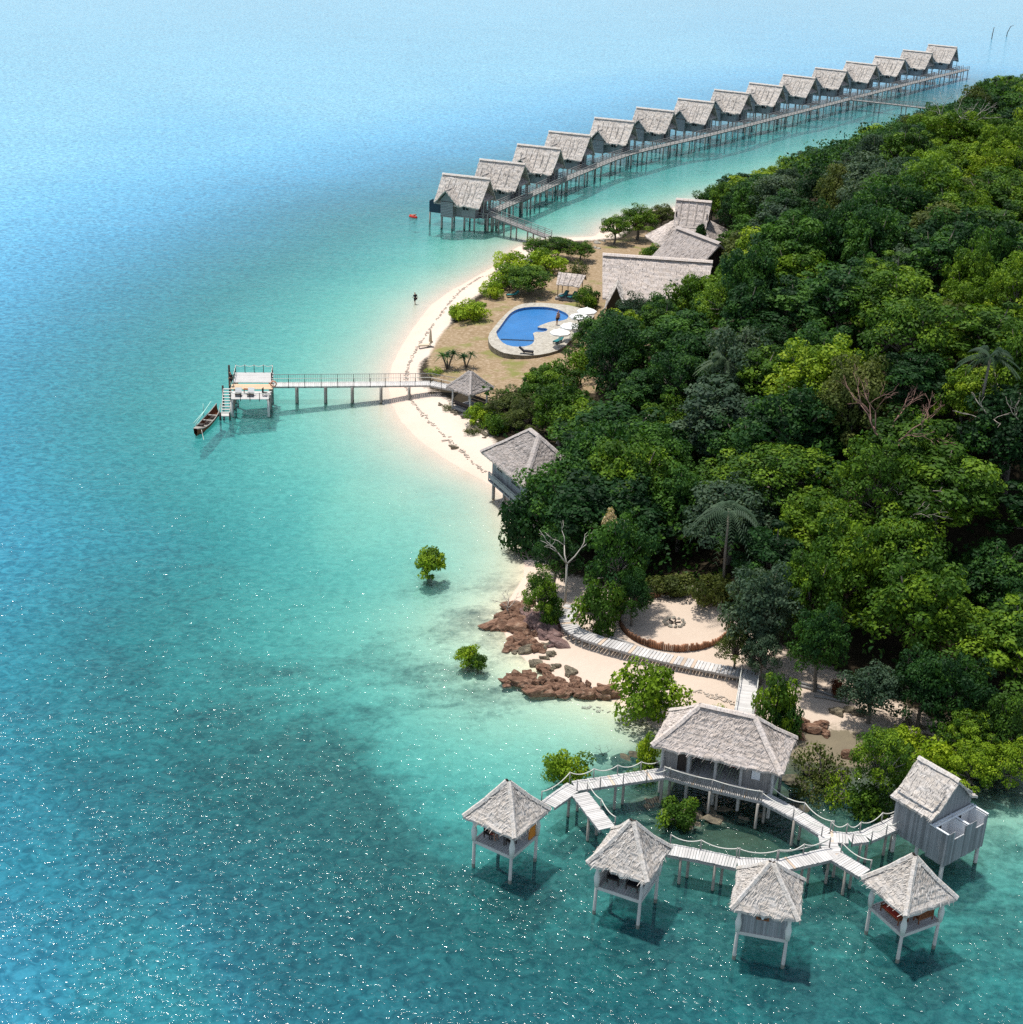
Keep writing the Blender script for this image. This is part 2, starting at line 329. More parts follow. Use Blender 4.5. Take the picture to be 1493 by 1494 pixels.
ND, NR = 520, 420
P2 = fan(40, 9000, ND, NR, 0.72)
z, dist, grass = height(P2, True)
def blob(P, px, py, rad, up=0.0):
    c = L(px, py); return np.exp(-((P[:, 0] - c.x) ** 2 + (P[:, 1] - c.y) ** 2) / (rad * rad))
# what the land is covered with: 0 beach sand .. 1 forest litter ; trodden brown earth round the pool
def in_poly(P, pts):
    pts = np.array(pts); ins = np.zeros(len(P), bool)
    for a, b in zip(pts, np.roll(pts, -1, axis=0)):
        c = (a[1] > P[:, 1]) != (b[1] > P[:, 1])
        if abs(b[1] - a[1]) > 1e-9: ins ^= c & (P[:, 0] < (b[0] - a[0]) * (P[:, 1] - a[1]) / (b[1] - a[1]) + a[0])
    return ins
def lpoly(px): return [tuple(L(x, y)[:2]) for x, y in px]
EARTH = lpoly([(628,556),(622,530),(645,485),(690,452),(712,425),(760,405),(800,372),(862,352),(900,352),(960,335),(1000,400),(900,560),(760,600),(700,580),(660,560)])
SANDY = lpoly([(700,610),(730,660),(770,760),(800,850),(845,838),(880,860),(930,866),(1040,866),(1075,905),(1120,935),(1230,985),(1340,1040),(1420,1062),(1440,1140),(1150,1150),(900,1060),(700,960),(560,700),(560,420),(760,300),(730,395),(690,420),(650,470),(615,520),(612,560)])
earth = in_poly(P2, EARTH).astype(float); sandy = (in_poly(P2, SANDY) | (dist < 3.0)).astype(float)
sandy = np.where((dist < 5) & (P2[:, 1] > 190), 1.0, sandy)
g2 = lambda a: sum(np.roll(np.roll(a.reshape(ND, NR), i, 0), j, 1) for i in (-1, 0, 1) for j in (-1, 0, 1)).ravel() / 9
earth = g2(g2(earth)); sandy = g2(g2(sandy))
mud = np.clip(sum(blob(P2, x, y, r) for x, y, r in [(1000,1180,7),(1060,1190,6),(1110,1195,6),(1180,1150,6),(950,1195,5),(1240,1170,6),(1160,1230,4),(900,1170,3),(1300,1150,5)]), 0, 1)
z = z + 0.02 * np.sin(P2[:, 0] * 0.9) * np.cos(P2[:, 1] * 0.7) * (dist > 2)
ground = grid_mesh('ground', P2, z, ND, NR)
tag(ground, None, None, kind='structure')
for nme, arr in (('earth', earth), ('sandy', sandy), ('grass', grass), ('inland', dist), ('mud', mud)): fattr(ground.data, nme, arr)
t = NT('ground'); p = t.pos(); A_ = lambda n: t.attr(n).outputs['Fac']
n1 = t.noise(p, 0.35, 5, 0.6); n2 = t.noise(p, 2.2, 5, 0.7); n3 = t.noise(t.mapping(p, (0.5, 0.9, 1)), 0.16, 6, 0.62, 0.6); n4 = t.noise(t.mapping(p, (0.45, 1.0, 1), rot=(0, 0, .3)), 0.55, 5, 0.62, 0.5)
syg = t.n('SeparateXYZ'); t.l(p, syg.inputs[0]); nr = t.n('MapRange'); t.l(syg.outputs[1], nr.inputs[0]); nr.inputs[1].default_value = 118; nr.inputs[2].default_value = 150
sand = t.mix(nr.outputs[0], t.mix(n1, (0.50, 0.40, 0.32), (0.61, 0.51, 0.42)), t.mix(n1, (0.60, 0.50, 0.42), (0.70, 0.60, 0.51))); sand = t.mix(t.math('MULTIPLY', n2, 0.3), sand, (0.40, 0.31, 0.24))
wet = t.n('MapRange'); t.l(A_('inland'), wet.inputs[0]); wet.inputs[1].default_value = 0.2; wet.inputs[2].default_value = 4.0; wet.clamp = True
sand = t.mix(wet.outputs[0], t.mix(n1, (0.58, 0.44, 0.35), (0.66, 0.53, 0.44)), sand)
dirt = t.mix(n1, (0.19, 0.13, 0.07), (0.31, 0.225, 0.135)); dirt = t.mix(t.ramp(n2, [(0.45, (0, 0, 0)), (0.75, (1, 1, 1))]), dirt, (0.44, 0.34, 0.24))
dirt = t.mix(t.ramp(t.noise(p, 0.22, 4), [(0.55, (0, 0, 0)), (0.66, (1, 1, 1))]), dirt, (0.19, 0.19, 0.06))
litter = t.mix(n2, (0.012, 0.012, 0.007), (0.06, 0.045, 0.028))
soft = lambda a: t.ramp(t.math('ADD', a, t.math('MULTIPLY', t.math('SUBTRACT', n2, 0.5), 0.7)), [(0.38, (0, 0, 0)), (0.6, (1, 1, 1))])
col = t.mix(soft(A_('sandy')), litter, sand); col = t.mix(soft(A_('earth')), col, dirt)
col = t.mix(t.math('MULTIPLY', soft(A_('mud')), 0.85), col, t.mix(n4, (0.03, 0.032, 0.02), (0.20, 0.17, 0.10)))
bed = t.mix(n1, (0.50, 0.47, 0.35), (0.62, 0.59, 0.46))
gm = t.math('ADD', A_('grass'), t.math('MULTIPLY', t.math('SUBTRACT', t.math('ADD', t.math('MULTIPLY', n3, 0.38), t.math('ADD', t.math('MULTIPLY', n4, 0.34), t.math('MULTIPLY', t.noise(p, 1.5, 5, 0.7, 0.8), 0.28))), 0.5), 2.6))
gm = t.ramp(gm, [(0.30, (0, 0, 0)), (0.78, (1, 1, 1))])
sepg = t.math('MULTIPLY', gm, t.ramp(A_('grass'), [(0.0, (0, 0, 0)), (0.12, (1, 1, 1))]))
bed = t.mix(t.math('MULTIPLY', sepg, 0.9), bed, (0.020, 0.040, 0.035))
bed = t.mix(t.math('MULTIPLY', A_('mud'), 0.8), bed, t.mix(n4, (0.012, 0.016, 0.010), (0.13, 0.12, 0.07)))
shal = t.n('MapRange'); t.l(A_('inland'), shal.inputs[0]); shal.inputs[1].default_value = -13; shal.inputs[2].default_value = -1
bed = t.mix(t.math('MULTIPLY', shal.outputs[0], nr.outputs[0]), bed, t.mix(n1, (0.50, 0.41, 0.34), (0.58, 0.49, 0.41)))
below = t.ramp(t.math('ADD', t.math('MULTIPLY', A_('inland'), 0.5), 0.5), [(0.45, (1, 1, 1)), (0.55, (0, 0, 0))])
col = t.mix(below, col, bed)
hgt = t.math('ADD', n2, t.math('MULTIPLY', t.noise(p, 9, 3), 0.4))
t.pbr(col, 0.92, 0.1, t.bump(hgt, 0.12, 0.6)); ground.data.materials.append(t.m)

# ------------------------------------------------------------------ the sea: depth-tinted clear water with wind ripples
keep = dist < 2.5
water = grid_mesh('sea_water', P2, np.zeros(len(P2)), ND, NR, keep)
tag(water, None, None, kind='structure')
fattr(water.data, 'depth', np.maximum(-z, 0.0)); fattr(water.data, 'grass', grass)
t = NT('sea_water'); p = t.pos(); d = t.attr('depth').outputs['Fac']
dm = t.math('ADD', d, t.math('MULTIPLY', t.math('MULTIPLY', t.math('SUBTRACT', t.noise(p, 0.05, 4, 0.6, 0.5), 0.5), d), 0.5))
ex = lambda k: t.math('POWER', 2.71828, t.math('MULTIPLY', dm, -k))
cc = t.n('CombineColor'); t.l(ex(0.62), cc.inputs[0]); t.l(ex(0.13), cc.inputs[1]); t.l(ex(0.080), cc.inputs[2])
tr = t.n('BsdfTransparent'); t.l(cc.outputs[0], tr.inputs[0])
body = t.ramp(t.math('MULTIPLY', d, 0.08), [(0.02, (0.14, 0.46, 0.42)), (0.24, (0.036, 0.240, 0.280)), (0.36, (0.034, 0.26, 0.39)), (0.50, (0.060, 0.34, 0.57)), (0.68, (0.10, 0.41, 0.66)), (0.9, (0.15, 0.44, 0.62))])  # pale sky reflection of the far water painted into the deep-end colours
body = t.mix(t.math('MULTIPLY', t.attr('grass').outputs['Fac'], 0.72, True), body, t.mix(1.0, body, (0.30, 0.34, 0.32), 'MULTIPLY'))
df = t.n('BsdfDiffuse'); 
op = t.math('SUBTRACT', 1.0, ex(0.20))
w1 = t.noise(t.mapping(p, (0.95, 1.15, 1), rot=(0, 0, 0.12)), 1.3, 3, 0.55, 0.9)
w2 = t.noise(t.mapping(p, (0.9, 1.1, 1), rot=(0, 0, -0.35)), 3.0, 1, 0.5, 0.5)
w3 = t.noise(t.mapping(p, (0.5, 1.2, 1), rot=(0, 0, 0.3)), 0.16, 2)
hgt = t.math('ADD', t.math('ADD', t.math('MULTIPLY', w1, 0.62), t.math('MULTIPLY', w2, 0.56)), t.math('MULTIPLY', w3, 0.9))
sy = t.n('SeparateXYZ'); t.l(p, sy.inputs[0]); chop_fade = t.n('MapRange'); t.l(sy.outputs[1], chop_fade.inputs[0]); chop_fade.inputs[1].default_value = 80; chop_fade.inputs[2].default_value = 165; chop_fade.inputs[3].default_value = 0.50; chop_fade.inputs[4].default_value = 0.27
glint_mask = t.n('MapRange'); t.l(t.noise(t.mapping(p, (1, 1.6, 1)), 0.07, 4, 0.7), glint_mask.inputs[0]); glint_mask.inputs[1].default_value = 0.36; glint_mask.inputs[2].default_value = 0.64; glint_mask.inputs[3].default_value = 0.55; glint_mask.inputs[4].default_value = 1.0
hgt = t.math('MULTIPLY', hgt, t.math('MULTIPLY', chop_fade.outputs[0], glint_mask.outputs[0]))   # ripple slopes eased with distance and in patches to thin the glints
bn = t.bump(hgt, 0.52, 1.0); bf = t.bump(hgt, 0.22, 1.0); body = t.mix(t.ramp(w1, [(0.36, (0, 0, 0)), (0.66, (1, 1, 1))]), t.mix(1.0, body, (0.60, 0.66, 0.70), 'MULTIPLY'), t.mix(1.0, body, (1.6, 1.4, 1.3), 'MULTIPLY')); t.l(body, df.inputs[0]); t.l(bn, df.inputs['Normal'])  # ripple light and shade painted into the body colour along the waves
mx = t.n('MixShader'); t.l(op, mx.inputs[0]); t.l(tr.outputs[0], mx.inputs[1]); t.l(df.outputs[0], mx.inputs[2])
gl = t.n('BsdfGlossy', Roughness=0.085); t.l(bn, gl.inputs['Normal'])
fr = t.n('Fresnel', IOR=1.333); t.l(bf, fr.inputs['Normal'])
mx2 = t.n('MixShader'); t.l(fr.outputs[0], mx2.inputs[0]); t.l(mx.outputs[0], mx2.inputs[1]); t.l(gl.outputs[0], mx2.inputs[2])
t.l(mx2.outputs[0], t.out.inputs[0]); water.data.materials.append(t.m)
# ------------------------------------------------------------------ thatch, decks, ropes
def patch(mb, A, B, Cc, D, cell=0.33, thick=0.17, rag=0.10, tint=1.0, seed=0.0, sag=0.0, tuft=20):
    """thatch sheet laid in overlapping courses: A,B upper edge, Cc,D lower edge (B above Cc, A above D)"""
    A, B, Cc, D = map(Vector, (A, B, Cc, D))
    wu = max((B - A).length, (Cc - D).length); lv = max((A - D).length, (B - Cc).length)
    far = cell > .4; per = .85 if far else .52
    nu = max(2, int(wu / cell)); nv = max(2, int(lv / (cell * .5)))
    n = ((D - A).cross((Cc - A) if (Cc - A).length > .01 else (B - A))).normalized()
    if n.z < 0: n = -n
    def surf(tu, tv):
        p = A.lerp(D, tv).lerp(B.lerp(Cc, tv), tu); k = mnoise.noise(p * 1.3 + Vector((seed, seed * 2, 0))); k2 = mnoise.noise(p * 4.1 + Vector((seed, 7, 0)))
        x = tv * lv / per + 1.1 * mnoise.noise(Vector((tu * wu * .55, seed, 2))); fr_ = x - math.floor(x)
        return p + n * (0.07 * k + .03 * k2 + (.085 if far else .065) * fr_ * min(1, tv * 8)) - Vector((0, 0, sag * 4 * tv * (1 - tv))), k
    top = []; bot = []
    for j in range(nv + 1):
        tv = j / nv; rt = []; rb = []
        for i in range(nu + 1):
            tu = i / nu; p, k = surf(tu, tv)
            if j == nv: p = p + (D - A).normalized() * rag * mnoise.noise(p * 5.0 + Vector((seed, 3, 1))) * 1.6
            rt.append((mb.vert(p), (tu * wu + seed, tv * lv + seed))); rb.append(mb.vert(p - Vector((0, 0, thick))))
        top.append(rt); bot.append(rb)
    for j in range(nv):
        for i in range(nu):
            q = [top[j][i], top[j][i + 1], top[j + 1][i + 1], top[j + 1][i]]
            c = tint * (0.90 + 0.16 * mnoise.noise(Vector(mb.v[q[0][0]]) * 0.7 + Vector((9, seed, 2))) + .10 * mnoise.noise(Vector(mb.v[q[0][0]]) * 2.7))
            mb.face([w[0] for w in q], c, [w[1] for w in q]); mb.face([bot[j][i], bot[j + 1][i], bot[j + 1][i + 1], bot[j][i + 1]], 0.6 * tint, [w[1] for w in q])
    rs = random.Random(int(seed * 31 + lv * 100)); dn = ((D - A) if (D - A).length > .01 else (Cc - B)).normalized(); sd_ = dn.cross(n)
    for _ in range(int(wu * lv * (tuft * (.35 if far else 1)))):   # loose stalks and frayed ends
        tu, tv = rs.random(), 1 - (rs.random() ** .8) * .98; tv = min(1, tv); p, _k = surf(tu, tv); ln = rs.uniform(.15, .42) * (1.6 if far else 1); w = rs.uniform(.008, .032) * (1.8 if far else 1)
        dd = (dn + sd_ * rs.gauss(0, .2)).normalized(); p = p + n * .02; tt = tint * rs.choice((.5, .75, .9, 1.05, 1.2)); e = p + dd * ln + n * rs.uniform(.01, .07) - (Vector((0, 0, .06)) if tv > .93 else Vector((0, 0, 0)))
        mb.face([mb.vert(p - sd_ * w), mb.vert(p + sd_ * w), mb.vert(e + sd_ * w * .5), mb.vert(e - sd_ * w * .5)], tt, [(seed, tv)] * 4)
    def strip(t, b):
        for i in range(len(t) - 1): mb.face((t[i][0], b[i], b[i + 1], t[i + 1][0]), 0.85 * tint, [t[i][1], t[i][1], t[i + 1][1], t[i + 1][1]])
    strip(top[nv], bot[nv]); strip(top[0], bot[0])
    strip([r[0] for r in top], [r[0] for r in bot]); strip([r[nu] for r in top], [r[nu] for r in bot])
def cap(mb, a, b, w=0.34, seed=0.0, tint=1.06, h=0.13):
    """bundled ridge roll"""
    a = Vector(a); b = Vector(b); L_ = (b - a).length; n = max(2, int(L_ / 0.45)); d = (b - a).normalized()
    s = d.cross(Vector((0, 0, 1))).normalized(); up = s.cross(d); rows = []
    for k in range(n + 1):
        p = a.lerp(b, k / n); j = 0.05 * mnoise.noise(p * 3 + Vector((seed, 1, 4)))
        rows.append([(mb.vert(p + s * (w / 2 * q + j) + up * (h if abs(q) < 0.5 else -0.04 + j)), (q * 0.3 + seed, L_ * k / n)) for q in (-1, -0.35, 0.35, 1)])
    for r0, r1 in zip(rows, rows[1:]):
        for i in range(3): q = [r0[i], r0[i + 1], r1[i + 1], r1[i]]; mb.face([x[0] for x in q], tint, [x[1] for x in q])
def hip_roof(hx, hy, rx, ze, zr, mat='thatch_grey', parent=None, seed=0.0, sag=0.0, capw=0.34, base=(0, 0), name='thatch_roof', rag=0.1):
    """hip roof on a (2hx x 2hy) eave, ridge half-length rx along x"""
    bx, by = base; mb = MB(); E = [(bx - hx, by - hy, ze), (bx + hx, by - hy, ze), (bx + hx, by + hy, ze), (bx - hx, by + hy, ze)]
    a = (bx - rx, by, zr); b = (bx + rx + 0.001, by, zr)
    patch(mb, a, b, E[1], E[0], seed=seed, sag=sag, rag=rag); patch(mb, b, a, E[3], E[2], seed=seed + 3, sag=sag, rag=rag)
    b2 = (b[0], b[1] + 0.01, b[2]); a2 = (a[0], a[1] - 0.01, a[2])
    patch(mb, b, b2, E[2], E[1], seed=seed + 5, sag=sag, rag=rag); patch(mb, a, a2, E[0], E[3], seed=seed + 7, sag=sag, rag=rag)
    r = mb.build(name, mat, parent); c = MB()
    lift = Vector((0, 0, 0.05 - sag * 0.0))
    for p, q in ((a, E[0]), (b, E[1]), (b, E[2]), (a, E[3])):
        p = Vector(p) + lift; q = Vector(q) + lift; mid = p.lerp(q, 0.5) - Vector((0, 0, sag)); cap(c, p, mid, capw, seed); cap(c, mid, q, capw, seed + 2)
    if rx > 0.2: cap(c, Vector(a) + lift, Vector(b) + lift, capw, seed)
    c.build('ridge_cap', mat, r); return r
def resample(pts, step):
    out = [Vector(pts[0])]
    for a, b in zip(pts, pts[1:]):
        a = Vector(a); b = Vector(b); n = max(1, round((b - a).length / step))
        for k in range(1, n + 1): out.append(a.lerp(b, k / n))
    return out
def smooth(pts, it=2):
    for _ in range(it):
        q = [pts[0]]
        for a, b in zip(pts, pts[1:]): a = Vector(a); b = Vector(b); q += [a.lerp(b, .25), a.lerp(b, .75)]
        pts = q + [pts[-1]]
    return [Vector(p) for p in pts]
def plank_deck(mb, pts, width, plank=0.20, th=0.05, gap=0.02, beams=True, var=0.16, odd=None, dz=0.0):
    P = resample(pts, plank)
    for a, b in zip(P, P[1:]):
        d = b - a; rz = math.atan2(d.y, d.x); tn = 1 - var + R_(0, var * 1.7); w = width * R_(0.96, 1.04)
        tc = (tn, tn, tn)
        if odd and rnd.random() < odd: tc = (tn * 1.1, tn * 0.9, tn * 0.72)
        c = (a + b) / 2; mb.box((c.x, c.y, c.z + R_(-.006, .006) + dz), (d.length - gap * R_(0.6, 2), w, th), rz, tc)
    if beams:
        for s in (-1, 1):
            for a, b in zip(pts, pts[1:]):
                a = Vector(a); b = Vector(b); n = Vector((-(b - a).y, (b - a).x, 0)).normalized() * (width * 0.43 * s)
                mb.beam(a + n - Vector((0, 0, .13)), b + n - Vector((0, 0, .13)), 0.09, 0.17, 0.7)
def rope(mb, a, b, sag=0.28, r=0.035, n=7):
    a = Vector(a); b = Vector(b); mb.tube([a.lerp(b, k / n) - Vector((0, 0, sag * 4 * (k / n) * (1 - k / n))) for k in range(n + 1)], r, 5)
def offset(pts, d):
    out = []
    for k, p in enumerate(pts):
        p = Vector(p); a = Vector(pts[max(0, k - 1)]); b = Vector(pts[min(len(pts) - 1, k + 1)])
        n = Vector((-(b - a).y, (b - a).x, 0)).normalized(); out.append(p + n * d)
    return out
def pile_at(parent, x, y, top, r=0.11, bottom=None, mat='pile_wood', lean=0.0, origin=(0, 0, 0), name='pile'):
    mb = MB(); bz = bottom if bottom is not None else -2.6
    lx, ly = R_(-lean, lean), R_(-lean, lean)
    mb.tube([(x + lx, y + ly, bz), (x + lx * .5, y + ly * .5, 0.05), (x, y, top)], [r * 1.1, r * 1.05, r], 7)
    # darker tide band
    for i, v in enumerate(mb.v): pass
    for k, f in enumerate(mb.f):
        if sum(mb.v[i][2] for i in f) / len(f) < 0.1: mb.t[k] = (.35, .35, .30)
    return mb.build(name, mat, parent)
def rope_rail(parent, pts, up=0.85, step=1.9, sag=0.22, ropes=1, post_r=0.045, mat='grey_wood', base=-0.25):
    P = resample(pts, step); tops = []
    for p in P:
        mb = MB(); mb.tube([p + Vector((0, 0, base)), p + Vector((0, 0, up))], post_r, 6); mb.build('rail_post', mat, parent); tops.append(p)
    mb = MB()
    for k in range(ropes):
        for a, b in zip(tops, tops[1:]):
            h = Vector((0, 0, up * (1 - k * 0.4) - 0.04)); rope(mb, a + h, b + h, sag)
    mb.build('rope', 'rope', parent)

# ------------------------------------------------------------------ the boardwalk on piles that joins the pavilions
FL = 2.15
def B(px, py): return G(px, py, FL)
bwk = thing('boardwalk', 'pale plank boardwalk on stilts forking between the four square pavilions, hall and plank hut', 'boardwalk', (0, 0, 0))
W1 = 1.25
paths = {
 'A': [B(800,1174), B(838,1147), B(905,1137), B(973,1127)],
 'P': [B(973,1127), B(1042,1146), B(1114,1163)],
 'B': [B(846,1158), B(886,1209)],
 'C': [B(1114,1163), B(1165,1190), B(1207,1217)],
 'X': [B(1207,1217), B(1210,1234), B(1219,1249)],
 'D': [B(1212,1221), B(1238,1224), B(1263,1221), B(1326,1193)],
 'E': [B(1219,1249), B(1262,1275)],
 'F': [B(1217,1245), B(1140,1263), B(1076,1260)],
 'G': [B(1076,1260), B(1020,1248), B(976,1240)]}
for n_, key in enumerate(paths):
    mb = MB(); pts = paths[key]; plank_deck(mb, pts, 1.35 if key == 'P' else W1, 0.19, odd=0.025, dz=0.006 * n_); mb.build('deck', 'weathered_deck', bwk)
for px, py in [(838,1150),(905,1140),(973,1130),(1042,1149),(1112,1168),(866,1185),(1165,1192),(1205,1215),(1216,1246),(1262,1225),(1300,1206),(1240,1262),(1178,1254),(1140,1263),(1050,1256),(1000,1246)]:
    c = B(px, py)
    for s in (-.45, .45): pile_at(bwk, c.x + s * .7, c.y + s * .8, FL - .08, 0.10, lean=.05)
def side(pts, d, **k): rope_rail(bwk, offset(pts, d), **k)
side(paths['A'], .58, step=2.2, sag=.3); side(paths['A'][1:], -.58, step=2.2, sag=.3); side(paths['P'], -.64, step=2.4, sag=.12, up=.9)
side(paths['B'], .58, step=2.0); side(paths['C'], .58, step=2.2, sag=.35); side(paths['C'], -.58, step=2.0)
side(paths['D'], .58, step=2.1, sag=.35); side(paths['D'][1:], -.58, step=1.7); side(paths['E'], .58, step=2.4, sag=.3)
side(paths['F'][:2] + paths['G'][:0], -.58 * -1 * -1, step=2.6, sag=.3); side(list(reversed(paths['F'])), .58, step=2.8, sag=.32); side(list(reversed(paths['G'])), .58, step=2.3, sag=.28)
mb = MB()   # slat balustrade in front of the hall
o_ = offset(paths['P'], -.62)
for a in resample(o_, 0.13): mb.box((a.x, a.y, FL + .38), (.07, .03, .72), -.33, R_(.7, 1.1))
for a, b in zip(o_, o_[1:]): mb.beam(a + Vector((0, 0, .76)), b + Vector((0, 0, .76)), .06, .06)
mb.build('slat_railing', 'grey_wood', bwk)
mb = MB(); q = B(1316, 1196)   # gate bars by the plank hut
for s in (-.3, .1): mb.beam(q + Vector((-.6 + s, -.35, .5)), q + Vector((.5 + s, .35, .5)), .05, .05)
mb.build('gate_bar', 'pale_pile', bwk)

# ------------------------------------------------------------------ four square pavilions over the water
def pavilion(label, c, rz, apex=6.6, eave=4.15, hs=1.5, he=2.08, seed=0, mat='thatch_grey', open_front=True, sag=.12, curtains=(0, 1, 2), rag=.12):
    t = thing('square_pavilion', label, 'pavilion', (c.x, c.y, 0), rz, 'square thatched pavilions standing in the sea')
    mb = MB(); plank_deck(mb, [(-hs, 0, FL), (hs, 0, FL)], 2 * hs, 0.18, beams=False, var=.12); mb.build('floor', 'weathered_deck', t)
    mb = MB()
    for s in (-1, 1): mb.beam((-hs - .05, s * (hs + .03), FL - .04), (hs + .05, s * (hs + .03), FL - .04), .09, .24); mb.beam((s * (hs + .03), -hs + .02, FL - .04), (s * (hs + .03), hs - .02, FL - .04), .09, .235)
    mb.build('edge_beam', 'pale_pile', t)
    for k, (x, y) in enumerate(((-1, -1), (1, -1), (1, 1), (-1, 1))):
        m2 = MB(); ox, oy = R_(-.08, .08) - .1, R_(-.05, .05)
        m2.tube([(x * hs + ox, y * hs + oy, -3.5), (x * hs + ox * .4, y * hs, 0.3), (x * hs, y * hs, eave + .25)], [.13, .12, .085], 8)
        for i, f in enumerate(m2.f):
            if sum(m2.v[j][2] for j in f) / len(f) < 0.0: m2.t[i] = (.4, .42, .38)
        m2.build('stilt', 'pale_pile', t)
        if k in curtains:
            m3 = MB(); px_, py_ = x * (hs + .02), y * (hs + .02)
            m3.tube([(px_, py_, eave - .02), (px_, py_, eave - .75), (px_, py_, FL + .95), (px_, py_, FL + .75), (px_, py_, FL + .04)], [.20, .11, .17, .21, .15], 9); m3.build('curtain', 'curtain', t)
    hip_roof(he, he, 0.12, eave, apex, mat, t, seed, sag=sag, capw=.36, rag=rag)
    mb = MB()
    for s in (-1, 1):
        for u_ in (-1, 1): mb.beam((-he * .9 * 0, 0, apex - .35), (s * (he - .2), u_ * (he - .2), eave - .08), .07, .09, .7)
    for s in (-1, 1): mb.beam((-hs, s * hs, eave + .12), (hs, s * hs, eave + .12), .08, .1, .8); mb.beam((s * hs, -hs, eave + .12), (s * hs, hs, eave + .12), .08, .09, .8)
    mb.build('rafter', 'grey_wood', t)
    return t
def world_of(t, x, y, z): return Matrix.Rotation(t.rotation_euler.z, 3, 'Z') @ Vector((x, y, z)) + t.location
def person(label, cat, loc, rz, pose='stand', top='white_cloth', legs='dark_cloth', skirt=None, s=1.0, hair='hair'):
    """one continuous skinned body; clothes and hair are its children"""
    J = {'stand': dict(hip=(0, 0, .95), knL=(.09, .02, .5), anL=(.10, -.02, .08), knR=(-.09, .04, .5), anR=(-.1, .04, .08), ch=(0, .02, 1.32), nk=(0, .02, 1.5), hd=(0, .04, 1.68), elL=(.25, -.02, 1.14), haL=(.27, .12, .92), elR=(-.25, -.02, 1.14), haR=(-.27, .12, .92)),
         'walk': dict(hip=(0, 0, .93), knL=(.09, .2, .52), anL=(.10, .22, .08), knR=(-.09, .0, .48), anR=(-.1, -.28, .12), ch=(0, .05, 1.30), nk=(0, .08, 1.47), hd=(0, .13, 1.64), elL=(.23, -.14, 1.12), haL=(.25, -.06, .9), elR=(-.23, .16, 1.12), haR=(-.22, .34, .98)),
         'sit': dict(hip=(0, 0, .45), knL=(.12, .42, .47), anL=(.13, .42, .07), knR=(-.12, .42, .47), anR=(-.12, .46, .07), ch=(0, .0, .84), nk=(0, .03, 1.03), hd=(0, .07, 1.2), elL=(.24, .1, .7), haL=(.14, .34, .62), elR=(-.24, .1, .7), haR=(-.14, .34, .62)),
         'float': dict(hip=(0, 0, 0), knL=(.1, .38, .06), anL=(.11, .75, .0), knR=(-.1, .4, .1), anR=(-.11, .76, .02), ch=(0, -.4, .1), nk=(0, -.56, .2), hd=(0, -.7, .3), elL=(.32, -.36, .1), haL=(.5, -.2, .06), elR=(-.32, -.36, .1), haR=(-.5, -.2, .06))}[pose]
    V = []; E = []; Rr = []
    def a(p, r, par=None):
        V.append(Vector(p)); Rr.append(r)
        if par is not None: E.append((par, len(V) - 1))
        return len(V) - 1
    h = a(J['hip'], .14); w = a(Vector(J['hip']).lerp(Vector(J['ch']), .5), .12, h); ch = a(J['ch'], .155, w); nk = a(J['nk'], .06, ch)
    hd = a(J['hd'], .105, nk); ax = (Vector(J['hd']) - Vector(J['nk'])).normalized(); a(Vector(J['hd']) + ax * .1, .08, hd)
    for s_, k in ((1, 'L'), (-1, 'R')):
        hp = a(Vector(J['hip']) + Vector((s_ * .1, .01, -.05)), .105, h); kn = a(J['kn' + k], .06, hp); an = a(J['an' + k], .042, kn)
        a(Vector(J['an' + k]) + Vector((0, .15, -.05)), .038, an)
        sh = a(Vector(J['ch']) + Vector((s_ * .19, 0, .08)), .058, ch); el = a(J['el' + k], .042, sh); ha = a(J['ha' + k], .032, el)
        dv = (Vector(J['ha' + k]) - Vector(J['el' + k])).normalized(); sd_ = dv.cross(Vector((0, 0, 1))).normalized()
        for q in (-.03, -.01, .01, .03): f1 = a(Vector(J['ha' + k]) + dv * .09 + sd_ * q, .011, ha); a(Vector(J['ha' + k]) + dv * .15 + sd_ * q - Vector((0, 0, .02)), .009, f1)
        th = a(Vector(J['ha' + k]) + dv * .03 + sd_ * .05 * s_, .012, ha)
    a(Vector(J['hd']) + Vector((0, .1, -.01)), .02, hd)
    def skin(name, verts, edges, rad, mat, parent, grow=0.0):
        me = bpy.data.meshes.new(name); me.from_pydata([tuple(v) for v in verts], edges, []); o = bpy.data.objects.new(name, me); C.objects.link(o)
        o.modifiers.new('s', 'SKIN'); me.skin_vertices.new() if not me.skin_vertices else None
        for i, sv in enumerate(me.skin_vertices[0].data): sv.radius = (rad[i] + grow,) * 2; sv.use_root = (i == 0)
        su = o.modifiers.new('d', 'SUBSURF'); su.levels = su.render_levels = 1
        dg = bpy.context.evaluated_depsgraph_get(); m3 = bpy.data.meshes.new_from_object(o.evaluated_get(dg)); o.modifiers.clear(); o.data = m3; m3.name = name
        m3.materials.clear(); m3.materials.append(M[mat]); m3.polygons.foreach_set('use_smooth', [True] * len(m3.polygons)); m3.polygons.foreach_set('material_index', [0] * len(m3.polygons))
        if parent: o.parent = parent
        return o
    body = skin('person', V, E, Rr, 'skin', None); body.location = loc; body.rotation_euler.z = rz; body.scale = (s, s, s)
    tag(body, label, cat)
    A = Vector
    sv_ = [A(J['hip']) + A((0, 0, .02)), A(J['hip']).lerp(A(J['ch']), .5), A(J['ch']), A(J['ch']) + A((.19, 0, .08)), A(J['ch']).lerp(A(J['elL']), .75) + A((.05, 0, .02)), A(J['ch']) + A((-.19, 0, .08)), A(J['ch']).lerp(A(J['elR']), .75) + A((-.05, 0, .02))]
    if top: skin('shirt', sv_, [(0, 1), (1, 2), (2, 3), (3, 4), (2, 5), (5, 6)], [.15, .13, .165, .07, .06, .07, .06], top, body, .012)
